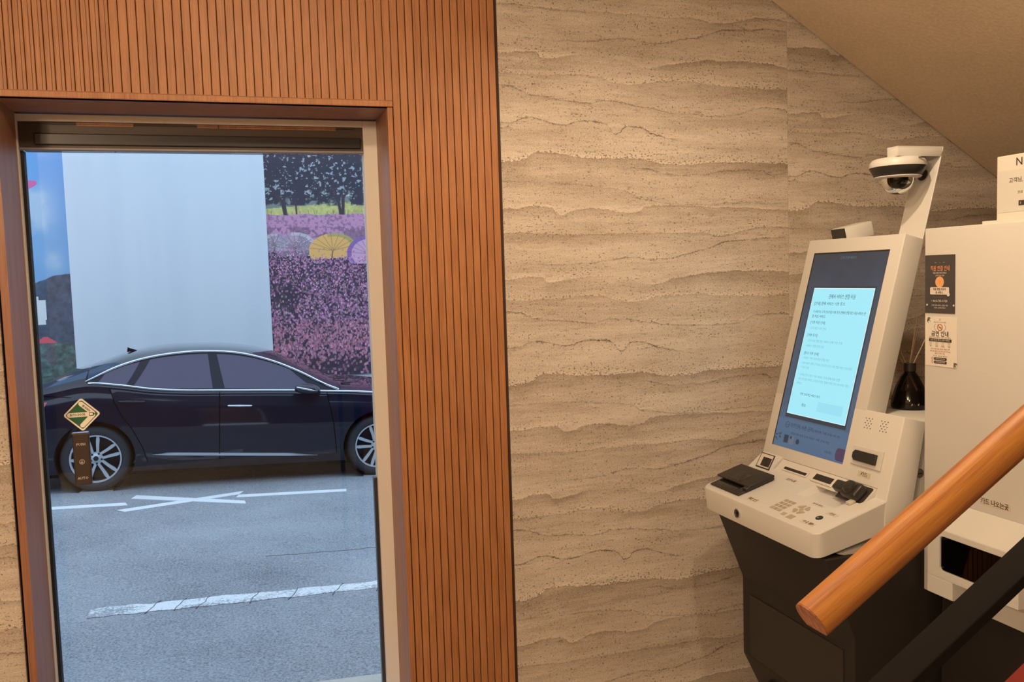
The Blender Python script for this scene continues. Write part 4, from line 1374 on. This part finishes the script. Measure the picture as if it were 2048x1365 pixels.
TX = lambda s, size, u, v, m, al='LEFT', wd_=None: text(s, size, PT @ Matrix.Translation((u, v, tz)), m, scr, 'screen_text', al, 0.00005, wd_)
TX('관제사 서비스 연결 지원', 0.0165, 0.228, 0.559, E_ink, 'CENTER', 0.124)
TX('[안내] 관제 서비스 이용 동의', 0.0125, 0.101, 0.536, E_ink)
TX('이 서비스는 고객 안내 지원 이용 동의 관제사 연결 확인 지원 서비스 연', 0.0110, 0.104, 0.509, E_ink, 'LEFT', 0.245)
TX('결 지원 서비스.', 0.0110, 0.103, 0.494, E_ink)
TX('[이용 지원 안내]', 0.0110, 0.102, 0.474, E_ink)
TX('• 고객 확인 이용 안내', 0.0095, 0.103, 0.455, E_ink2)
TX('[이용 동의]', 0.0110, 0.101, 0.432, E_ink)
TX('• 고객 지원 연결 확인 서비스 관제 이용 안내', 0.0095, 0.103, 0.414, E_ink2)
TX('• 서비스 연결 안내 이용', 0.0095, 0.103, 0.397, E_ink2)
TX('[동의 이용 안내]', 0.0110, 0.104, 0.373, E_ink)
TX('• 서비스 이용 안내 지원 연결 확인', 0.0095, 0.102, 0.357, E_ink2)
TX('• 이용 서비스 관제 고객 지원 안내 확인 동의 이용 연결 서비스 안내 지원', 0.0095, 0.100, 0.340, E_ink2, 'LEFT', 0.243)
TX('이용 안내.', 0.0095, 0.107, 0.326, E_ink2)
TX('* 고객님 동의 확인 이용 서비스 안내 관제 지원 연결', 0.0095, 0.100, 0.302, E_ink2)
TX('이용 안내 확인 서비스 고객 동의 지원. 관제사 연결 안내 이용 서비스 확인', 0.0095, 0.102, 0.288, E_ink2, 'LEFT', 0.243)
TX('서비스.', 0.0095, 0.100, 0.274, E_ink2)
TX('이용 안내 확인 서비스 동의.', 0.0095, 0.129, 0.241, E_ink, 'LEFT', 0.100)
TX('취소', 0.0120, 0.160, 0.206, E_ink, 'CENTER')
sbx((0.226, 0.196), (0.343, 0.226), 0.0016, E_btn, 'dialog_button')
TX('확인', 0.0115, 0.285, 0.211, E_ink2, 'CENTER')
tz = 0.0012
ic = MB(PT @ Matrix.Translation((0.100, 0.136, 0.0009))); ic.lathe([(0.010, 0), (0.010, 0.0003), (0.0082, 0.0003), (0.0082, 0)], 24, cap=False)
ic.box((-0.0045, -0.001, 0), (0.0045, 0.001, 0.0003)).build('dialog_icon', E_dim, scr)
TX('미성년자 사용 금지', 0.0170, 0.116, 0.136, E_dim, 'LEFT', 0.110)
TX('(UNDER THE AGE OF 19)', 0.0105, 0.230, 0.136, E_dim, 'LEFT', 0.125)
TX('미성년자 사용 금지 서비스 이용 안내 확인.', 0.0085, 0.128, 0.111, E_dim, 'LEFT', 0.190)
TX('고객 지원', 0.009, 0.300, 0.083, E_dim, 'LEFT')
for (a, b) in ((0.098, 0.116), (0.128, 0.150)):
    pass
sbx((0.097, 0.078), (0.119, 0.103), 0.0009, E_dark, 'flag_icon'); sbx((0.126, 0.076), (0.148, 0.103), 0.0009, E_lite, 'flag_icon')
sbx((0.128, 0.094), (0.136, 0.102), 0.0012, E_dark, 'flag_icon')
for i in range(14):
    a = 0.063 + random.uniform(-0.013, 0.013); b = 0.091 + random.uniform(-0.012, 0.012)
    sbx((a, b), (a + 0.004, b + 0.004), 0.0009, E_dark, 'flag_icon')
ic = MB(PT @ Matrix.Translation((0.168, 0.090, 0.0009))); ic.lathe([(0.0085, 0), (0.0085, 0.0003)], 16); ic.build('flag_icon', E_dark, scr)
ic = MB(PT @ Matrix.Translation((0.370, 0.086, 0.0009)))
ic.prism([(-0.0185 + 0.012 * (1 - math.cos(t)), 0.019 * math.sin(t)) for t in [PI / 2 - PI * i / 10 for i in range(11)]][::-1] + [(0.0205, 0.019), (0.0205, -0.019)], 0, 0.0003, 'Z'); ic.build('plum_badge', E_red, scr, recalc=True)
tz = 0.0012
TX('고객 안내 서비스', 0.012, 0.217, 0.684, E_lite, 'CENTER', 0.075)

# little camera box on the kiosk's top edge
wc = MB(Matrix.Translation((1.893, 2.345, pz(0.068))) @ Matrix.Rotation(math.radians(-8), 4, 'Z') @ Matrix.Rotation(math.radians(-12), 4, 'Y'))
wc.box((-0.04, -0.035, 0.012), (0.055, 0.048, 0.058), 0.004, 2)
wo = wc.build('document_camera', M_kiosk, K, auto=40)
wc2 = MB(wc.T); wc2.box((-0.043, -0.032, 0.013), (-0.038, 0.046, 0.056), 0.001); wc2.build('camera_window', M_darkglass, wo)
MB().box((1.875, 2.30, pz(0.050)), (1.94, 2.37, pz(0.082)), 0.004).build('camera_foot', M_kiosk, K)

# pole and arm
q0 = PB + td * 0.70 - tn * 0.0
PL = Matrix(((0, td.x, tn.x, 1.905), (-1, 0, 0, 2.166), (0, td.z, tn.z, pz(0.07)), (0, 0, 0, 1)))
pole = MB(PL); pole.box((0, -0.12, -0.0035), (0.102, 0.272, 0.0), 0.001, 1)
pole.build('camera_pole', M_kiosk, K)
pole_end = Vector((1.905, 0, pz(0.07))) + td * 0.272
arm = MB(); za = pole_end.z
arm.prism([(1.818, 2.064), (pole_end.x, 2.064), (pole_end.x, 2.166), (1.93, 2.166), (1.818, 2.108)], za - 0.004, za - 0.0002, 'Z')
arm.box((1.818, 2.064, za - 0.028), (pole_end.x - 0.002, 2.067, za - 0.004), 0.0005)
arm.box((1.818, 2.0675, za - 0.028), (1.8215, 2.108, za - 0.004), 0.0005)
arm.build('camera_arm', M_kiosk, K, auto=30)
sc_ = MB(PL @ Matrix.Translation((0.048, 0.193, 0.0))); sc_.lathe([(0.017, 0), (0.017, 0.004), (0.0, 0.004)], 24, cap=False); sc_.build('cable_hole', M_black, K)

# dome security camera hanging from the arm
dc = empty('security_camera', 'white and black dome camera hanging from the kiosk arm', 'camera')
DT = Matrix.Translation((1.864, 2.118, za - 0.0285))
d = MB(DT); d.lathe([(0.0, 0.0), (0.062, 0.0), (0.070, -0.003), (0.075, -0.009), (0.0785, -0.022), (0.0780, -0.025)], 56, cap=False)
d.build('housing', M_kiosk, dc, auto=50)
d = MB(DT); d.lathe([(0.0777, -0.025), (0.0772, -0.028), (0.065, -0.051), (0.061, -0.052)], 56, cap=False)
d.build('dark_band', M_black, dc, auto=50)
d = MB(DT); d.lathe([(0.064, -0.0515), (0.0655, -0.054), (0.062, -0.057), (0.046, -0.058)], 56, cap=False)
d.build('lower_ring', mat('ring grey', (0.60, 0.56, 0.52), 0.3), dc, auto=50)
d = MB(DT); prof = [(0.0460, -0.056)] + [(0.0460 * math.cos(a), -0.062 - 0.0430 * math.sin(a)) for a in np.linspace(0, PI / 2 - 0.001, 12)]
d.lathe(prof, 48, cap=False); d.build('dome_bubble', M_dome, dc, smooth=True)
d = MB(DT); d.lathe([(0.0, -0.057), (0.036, -0.057), (0.036, -0.072), (0.030, -0.086), (0.013, -0.096), (0.0, -0.097)], 24, cap=False)
d.build('lens_block', M_black, dc, smooth=True)
d = MB(DT @ Matrix.Translation((0.020, -0.0770, -0.006))).box((-0.014, 0, -0.0015), (0.010, 0.002, 0.0015)); d.build('maker_mark', M_ink, dc)

# reed diffuser on the kiosk ledge
df = empty('reed_diffuser', 'dark glass reed diffuser bottle standing on the kiosk ledge', 'diffuser')
BT = Matrix.Translation((1.915, 2.125, pz(-0.4346)))
b = MB(BT); b.lathe([(0.0, 0.001), (0.050, 0.001), (0.0535, 0.005), (0.053, 0.02), (0.040, 0.065), (0.026, 0.095), (0.016, 0.108), (0.0155, 0.116)], 40, cap=False)
b.build('bottle', M_bottle, df, smooth=True)
b = MB(BT); b.lathe([(0.0, 0.004), (0.048, 0.004), (0.049, 0.02), (0.040, 0.055), (0.0, 0.055)], 32, cap=False)
b.build('oil', mat('dark oil', (0.030, 0.018, 0.014), 0.15), df, smooth=False)
b = MB(BT); b.lathe([(0.0, 0.112), (0.0175, 0.112), (0.0175, 0.136), (0.006, 0.136), (0.006, 0.12)], 28, cap=False); b.build('neck_cap', M_black, df, auto=40)
M_reed = mat('reed', (0.50, 0.38, 0.26), 0.8)
for (ex, ey, ez) in ((-0.030, 0.030, 0.215), (0.010, -0.018, 0.275), (0.020, -0.050, 0.225), (-0.015, 0.050, 0.19), (0.045, 0.020, 0.24)):
    MB(BT).tube([(-ex * 0.9, -ey * 0.9, 0.010), (ex, ey, ez)], 0.0015, 6).build('reed', M_reed, df)
text('AAW', 0.010, Matrix.Translation((1.915 - 0.0225, 2.125 - 0.0472, pz(-0.418))) @ Matrix(((0.9, 0, -0.43, 0), (-0.43, 0, -0.9, 0), (0, 1, 0, 0), (0, 0, 0, 1))), M_silver, df)

# ------------------------------------------------------------------ white cabinet beside the kiosk
CBN = empty('card_machine_cabinet', 'tall white cabinet machine with two notices, right of the kiosk', 'cabinet')
CX, CYF, CYN = 1.75, 1.889, 1.16
mb = MB().box((CX, CYN, pz(-0.889)), (2.35, CYF, pz(0.0885)), 0.003, 2); mb.build('body', M_kiosk, CBN, auto=50)
MB().box((1.80, CYN + 0.02, 0.0), (2.33, CYF - 0.012, pz(-0.8895)), 0.003).build('pedestal', M_blackbase, CBN)
# projecting delivery box below
hx = 1.69


def rrect(y0, y1, z0, z1, r, n=5):
    pts = []
    for (cy_, cz_, a0) in ((y1 - r, z1 - r, 0), (y0 + r, z1 - r, 90), (y0 + r, z0 + r, 180), (y1 - r, z0 + r, 270)):
        for i in range(n + 1):
            a = math.radians(a0 + 90 * i / n); pts.append((cy_ + r * math.cos(a), cz_ + r * math.sin(a)))
    return pts


def outline_side():
    return [(hx, pz(-0.683)), (1.7495, pz(-0.625)), (1.7495, pz(-0.812)), (hx, pz(-0.812))]


hood = MB().prism(outline_side(), 1.534, 1.812, 'Y', 0.0015, 1)
ho = hood.build('delivery_hood', M_kiosk, None, recalc=True)
cutm = MB().prism(rrect(1.553, 1.770, pz(-0.790), pz(-0.699), 0.010), hx - 0.02, hx + 0.055, 'X')
carve(ho, cutm.build('cut', None, recalc=True)); ho.data.materials.clear(); ho.data.materials.append(M_kiosk); ho.parent = CBN
MB().prism(rrect(1.555, 1.768, pz(-0.788), pz(-0.701), 0.009), hx + 0.003, hx + 0.005, 'X').build('hood_window', glass_mat('smoked window', (0.35, 0.32, 0.30)), CBN, recalc=True)
MB().prism(rrect(1.555, 1.768, pz(-0.7885), pz(-0.700), 0.009), hx + 0.050, hx + 0.054, 'X').build('tray_back', mat('tray black', (0.06, 0.05, 0.042), 0.5), CBN, recalc=True)
MB().box((hx + 0.012, 1.560, pz(-0.7885)), (hx + 0.05, 1.760, pz(-0.780)), 0.002).build('tray_floor', M_blackbase, CBN)
MB().prism([(hx, pz(-0.812)), (1.7495, pz(-0.812)), (1.7495, pz(-0.866)), (hx, pz(-0.858))], 1.728, 1.812, 'Y', 0.001, 1).build('hood_leg', M_kiosk, CBN)
o = MB().box((CX - 0.0008, 1.612, pz(-0.6055)), (CX, 1.703, pz(-0.5895))).build('sticker_label', M_lab, CBN)
SD = lambda xx, y, z: Matrix(((0, 0, -1, xx), (-1, 0, 0, y), (0, 1, 0, z), (0, 0, 0, 1)))
text('카드 나오는곳', 0.0165, SD(CX - 0.0010, 1.6575, pz(-0.5975)), M_ink, o, width=0.082, bold=0.015)


# notices
def notice(name, y0, y1, z0, z1, m, label, cat='notice', xx=CX):
    e = empty(name, label, cat)
    MB().box((xx - 0.0012, y0, z0), (xx - 0.0002, y1, z1)).build('sheet', m, e)
    return e


M_sheetd = mat('charcoal card', (0.060, 0.056, 0.058), 0.45)
M_sheetw = mat('cream card', (0.78, 0.74, 0.66), 0.5)
M_or = mat('copper print', (0.72, 0.30, 0.13), 0.5)
M_or2 = mat('amber print', (0.80, 0.42, 0.17), 0.5)
M_wh = mat('white print', (0.72, 0.66, 0.60), 0.5)
M_leaf = mat('olive print', (0.22, 0.25, 0.14), 0.6)
M_rd = mat('red print', (0.45, 0.12, 0.08), 0.6)
P1 = notice('staff_call_notice', 1.785, 1.886, pz(-0.134), pz(0.018), M_sheetd, 'charcoal notice with copper heading, upper one on the white cabinet')
yc = 1.8355
T1 = lambda s, size, y, z, m, w=None, b=0.0: text(s, size, SD(CX - 0.0014, y, z), m, P1, 'print_text', 'CENTER', 0.0001, w, b * 0.3)
T1('- . -', 0.006, yc, pz(-0.001), M_wh, 0.034)
T1('직원 연결 안내', 0.0150, yc - 0.001, pz(-0.018), M_or, 0.064, 0.02)
T1('직원 연결 안내 서비스', 0.0055, yc, pz(-0.0295), M_wh, 0.046)
T1('고객 이용 안내', 0.0050, yc, pz(-0.036), M_wh, 0.030)
mb = MB(SD(CX - 0.0014, yc, pz(-0.0525))); mb.lathe([(0.0145, 0), (0.0145, 0.0003)], 28, cap=True); mb.build('print_disc', M_or2, P1)
mb = MB(SD(CX - 0.0018, yc, pz(-0.0525))); mb.lathe([(0.0045, 0), (0.0045, 0.0002), (0.003, 0.0002)], 16, cap=False); mb.build('print_ring', M_or, P1)
mb = MB(SD(CX - 0.0018, yc, pz(-0.0755))); mb.prism([(a, b_) for a, b_ in rrect(-0.032, 0.032, -0.0095, 0.0095, 0.003, 3)], 0, 0.0003, 'Z'); mb.build('print_button', M_wh, P1, recalc=True)
for s_, z_, w_ in (('직원 연결 안내 지', -0.0715, 0.042), ('원 서비스.', -0.0800, 0.026)):
    text(s_, 0.0075, SD(CX - 0.0023, yc, pz(z_)), M_ink, P1, 'print_text', 'CENTER', 0.0001, w_, 0.02)
mb = MB(SD(CX - 0.0023, yc - 0.030, pz(-0.0845))); mb.lathe([(0.005, 0), (0.005, 0.0003)], 14); mb.build('print_hand', M_wh, P1)
T1('연결 안내 서비스 확인', 0.0045, yc, pz(-0.0925), M_tand, 0.048)
T1('• 064-735-1120', 0.0082, yc + 0.001, pz(-0.1020), M_wh, 0.054, 0.01)
T1('고객 안내 서비스 연결 이용', 0.0048, yc, pz(-0.1135), M_wh, 0.056)
T1('이용 안내 확인', 0.0042, yc, pz(-0.1200), M_wh, 0.038)
for dy in (0.043, -0.047):
    mb = MB(SD(CX - 0.0014, yc + dy, pz(-0.1125))); mb.lathe([(0.0026, 0), (0.0026, 0.0004)], 12); mb.build('print_dot', M_wh, P1)
P2 = notice('no_smoking_notice', 1.777, 1.884, pz(-0.273), pz(-0.1435), M_sheetw, 'cream no-smoking notice with leaf corners, lower one on the white cabinet')
yc = 1.834
T2 = lambda s, size, y, z, m, w=None, b=0.0: text(s, size, SD(CX - 0.0014, y, z), m, P2, 'print_text', 'CENTER', 0.0001, w, b)
T2('NOTICE', 0.0042, yc, pz(-0.1575), M_tand, 0.040)
T2('JS', 0.006, yc, pz(-0.1505), M_tand)
mb = MB(SD(CX - 0.0014, yc, pz(-0.1705))); mb.lathe([(0.0092, 0), (0.0092, 0.0003), (0.0072, 0.0003), (0.0072, 0)], 24, cap=False)
mb.box((-0.0075, -0.0008, 0), (0.0075, 0.0008, 0.0003), T=Matrix.Rotation(-PI / 4, 4, 'Z')).box((-0.004, -0.002, 0), (0.005, 0.0005, 0.0002)); mb.build('no_smoking_symbol', M_rd, P2)
for s_ in (-1, 1):
    mb = MB(SD(CX - 0.0014, yc, pz(-0.1705)))
    for k_ in range(6):
        a = s_ * (0.5 + k_ * 0.32) - PI / 2 if s_ > 0 else PI + PI / 2 - (0.5 + k_ * 0.32)
        mb.box((-0.002, -0.0006, 0), (0.002, 0.0006, 0.0002), T=Matrix.Translation((0.0185 * math.cos(a), 0.013 * math.sin(a), 0)) @ Matrix.Rotation(a + 1.0, 4, 'Z'))
    mb.build('laurel', M_leaf, P2)
T2('금연 안내', 0.0150, yc, pz(-0.1885), M_ink, 0.058, 0.02)
T2('금연 안내 서비스 이용 고객 확인', 0.0040, yc, pz(-0.1975), M_tand, 0.072)
mb = MB(SD(CX - 0.0014, yc - 0.001, pz(-0.2045))); mb.box((-0.038, -0.004, 0), (0.038, 0.004, 0.0003)); mb.build('print_bar', M_ink, P2)
text('금연 동의 확인 안내 서비스', 0.0052, SD(CX - 0.0018, yc - 0.001, pz(-0.2045)), M_wh, P2, 'print_text', 'CENTER', 0.0001, 0.066)
for i in range(4):
    mb = MB(SD(CX - 0.0014, yc + 0.032 - i * 0.021, pz(-0.2145)))
    mb.box((-0.0045, -0.004, 0), (0.0045, -0.003, 0.0002)).box((-0.0045, 0.003, 0), (0.0045, 0.004, 0.0002)).box((-0.0045, -0.0005, 0), (0.0045, 0.0005, 0.0002)); mb.build('print_icon', M_tan, P2)
    T2(['객', '안내', '서비스', '이용'][i], 0.0045, yc + 0.032 - i * 0.021, pz(-0.2215), M_tand)
T2('금연 이용 안내 서비스 확인 고객', 0.0045, yc - 0.001, pz(-0.2280), M_rd, 0.064)
T2('확인 이용 서비스 안내 동의 금지 고객 지원', 0.0045, yc - 0.001, pz(-0.2340), M_rd, 0.068)
T2('금연 안내 이용', 0.0045, yc, pz(-0.2395), M_rd, 0.034)
T2('고객 안내 확인', 0.0040, yc, pz(-0.2465), M_tand, 0.048)
for z_ in (-0.2535, -0.2625):
    mb = MB(SD(CX - 0.0014, yc - 0.002, pz(z_))); mb.prism(rrect(-0.0215, 0.0215, -0.0036, 0.0036, 0.003, 3), 0, 0.0003, 'Z'); mb.build('print_bar', M_ink, P2, recalc=True)
    text('안내 000-000', 0.0050, SD(CX - 0.0018, yc - 0.002, pz(z_)), M_wh, P2, 'print_text', 'CENTER', 0.0001, 0.032)
    mb = MB(SD(CX - 0.0014, yc + 0.025, pz(z_))); mb.lathe([(0.0036, 0), (0.0036, 0.0003), (0.0025, 0.0003)], 14, cap=False); mb.build('print_icon', M_rd, P2)
for (cy_, cz_, s_) in ((1.876, -0.150, 1), (1.786, -0.262, -1)):
    mb = MB(SD(CX - 0.0014, cy_, pz(cz_)))
    for k_ in range(9):
        a = random.uniform(-0.9, 0.9) - PI / 4 * 0 + (PI * 1.25 if s_ < 0 else -PI * 0.25) + PI / 2 * (s_ < 0)
        L = random.uniform(0.006, 0.016)
        mb.prism([(0, 0), (L * 0.5, 0.0013), (L, 0), (L * 0.5, -0.0013)], 0, 0.0002, 'Z', T=Matrix.Translation((random.uniform(-.003, .003), random.uniform(-.003, .004), 0)) @ Matrix.Rotation(a, 4, 'Z'))
    mb.build('leaf_print', M_leaf, P2, recalc=True)

# sign standing on the cabinet
sg = empty('cabinet_top_sign', 'white printed sign standing on top of the white cabinet', 'sign')
MB().box((1.80, 1.25, pz(0.0965)), (1.83, 1.708, pz(0.2515)), 0.002).build('board', M_white, sg)
MB().box((1.7993, 1.25, pz(0.115)), (1.80, 1.704, pz(0.215)), 0).build('inner_sheet', mat('sign inner', (0.60, 0.59, 0.54), 0.6), sg)
MB().box((1.775, 1.20, pz(0.0886)), (1.90, 1.727, pz(0.0963)), 0.001).build('stand', M_white, sg)
text('N', 0.026, SD(1.7990, 1.643, pz(0.2325)), M_ink, sg, bold=0.0)
text('A', 0.026, SD(1.7990, 1.603, pz(0.2325)), M_ink, sg, bold=0.0)
text('고객님, 지', 0.0135, SD(1.7990, 1.672, pz(0.1895)), M_ink, sg, align='LEFT', bold=0.0)
text('안내', 0.008, SD(1.7990, 1.640, pz(0.160)), M_tand, sg)
MB(SD(1.7990, 1.640, pz(0.1345))).box((-0.0035, -0.006, 0), (0.05, 0.006, 0.0003)).build('print_bar', M_ink, sg)
text('i', 0.009, SD(1.7985, 1.638, pz(0.1345)), M_wh, sg)

# ------------------------------------------------------------------ stair balustrade in the foreground
RY = 0.80
rs = 0.622; ra = math.atan(rs)
BR = empty('stair_balustrade', 'round wooden handrail over a black flat bar, foreground right', 'handrail')
RT = Matrix.Translation((0.589, RY, pz(-0.390))) @ Matrix.Rotation(-ra, 4, 'Y')
prof = []
for i in range(29):
    a = math.radians(-40 + 260 * i / 28)
    prof.append((0.0224 * math.cos(a), 0.0220 * math.sin(a)))
prof = [(y, z) for y, z in prof]
mb = MB(); mb.prism(prof, 0.0005, 1.5, 'X'); hr = mb.build('handrail', M_rail, BR, recalc=True); hr.matrix_local = RT
for p in hr.data.polygons: p.use_smooth = len(p.vertices) == 4
hr.data.set_sharp_from_angle(angle=math.radians(30))
mb = MB(RT); mb.prism([(a * 0.985, b * 0.985) for a, b in prof], -0.0015, 0.001, 'X'); mb.build('end_face', M_endgrain, BR, recalc=True)


def barz(xx): return pz(-0.346) + 0.622 * (xx - 0.890)


def strz(xx): return pz(-0.514) + 0.622 * (xx - 0.892)


mb = MB(); x0_, x1_ = 0.52, 1.85
mb.prism([(x0_, barz(x0_) - 0.010), (x1_, barz(x1_) - 0.010), (x1_, barz(x1_) - 0.026), (x0_, barz(x0_) - 0.026)], RY - 0.022, RY + 0.022, 'Y', 0.001, 1)
mb.build('flat_bar', mat('satin black bar', (0.009, 0.007, 0.006), 0.75, spec=0.1), BR)
for xx in (1.15, 1.75):
    MB().box((xx - 0.012, RY - 0.008, strz(xx) + 0.002), (xx + 0.012, RY + 0.008, barz(xx) + 0.115), 0.001).build('post', M_blackbase, BR)
MB().box((0.53, RY - 0.008, 0.0), (0.554, RY + 0.008, barz(0.54) - 0.02), 0.001).build('post', M_blackbase, BR)
# red stringer with steps behind it
M_redp = mat('red stair paint', (0.17, 0.012, 0.006), 0.6, spec=0.2)




sgx = MB().prism([(0.62, strz(0.62)), (1.9, strz(1.9)), (1.9, strz(1.9) - 0.30), (0.62, max(strz(0.62) - 0.30, 0.0))], RY - 0.02, RY + 0.02, 'Y', 0.002, 1)
tr = empty('staircase', 'red painted stair string rising at the bottom right corner', 'stairs')
sgx.build('stringer', M_redp, tr)
MB().box((0.62, RY - 0.02, 0), (0.66, RY + 0.02, strz(0.62) - 0.02), 0.002).build('newel_base', M_redp, tr)
for i in range(4):
    xa = 0.76 + i * 0.27; zt_ = 0.168 * (i + 1) + 0.50
    MB().box((xa, -0.25, zt_ - 0.04), (xa + 0.30, RY - 0.021, zt_), 0.003).build('tread', M_floor, tr)
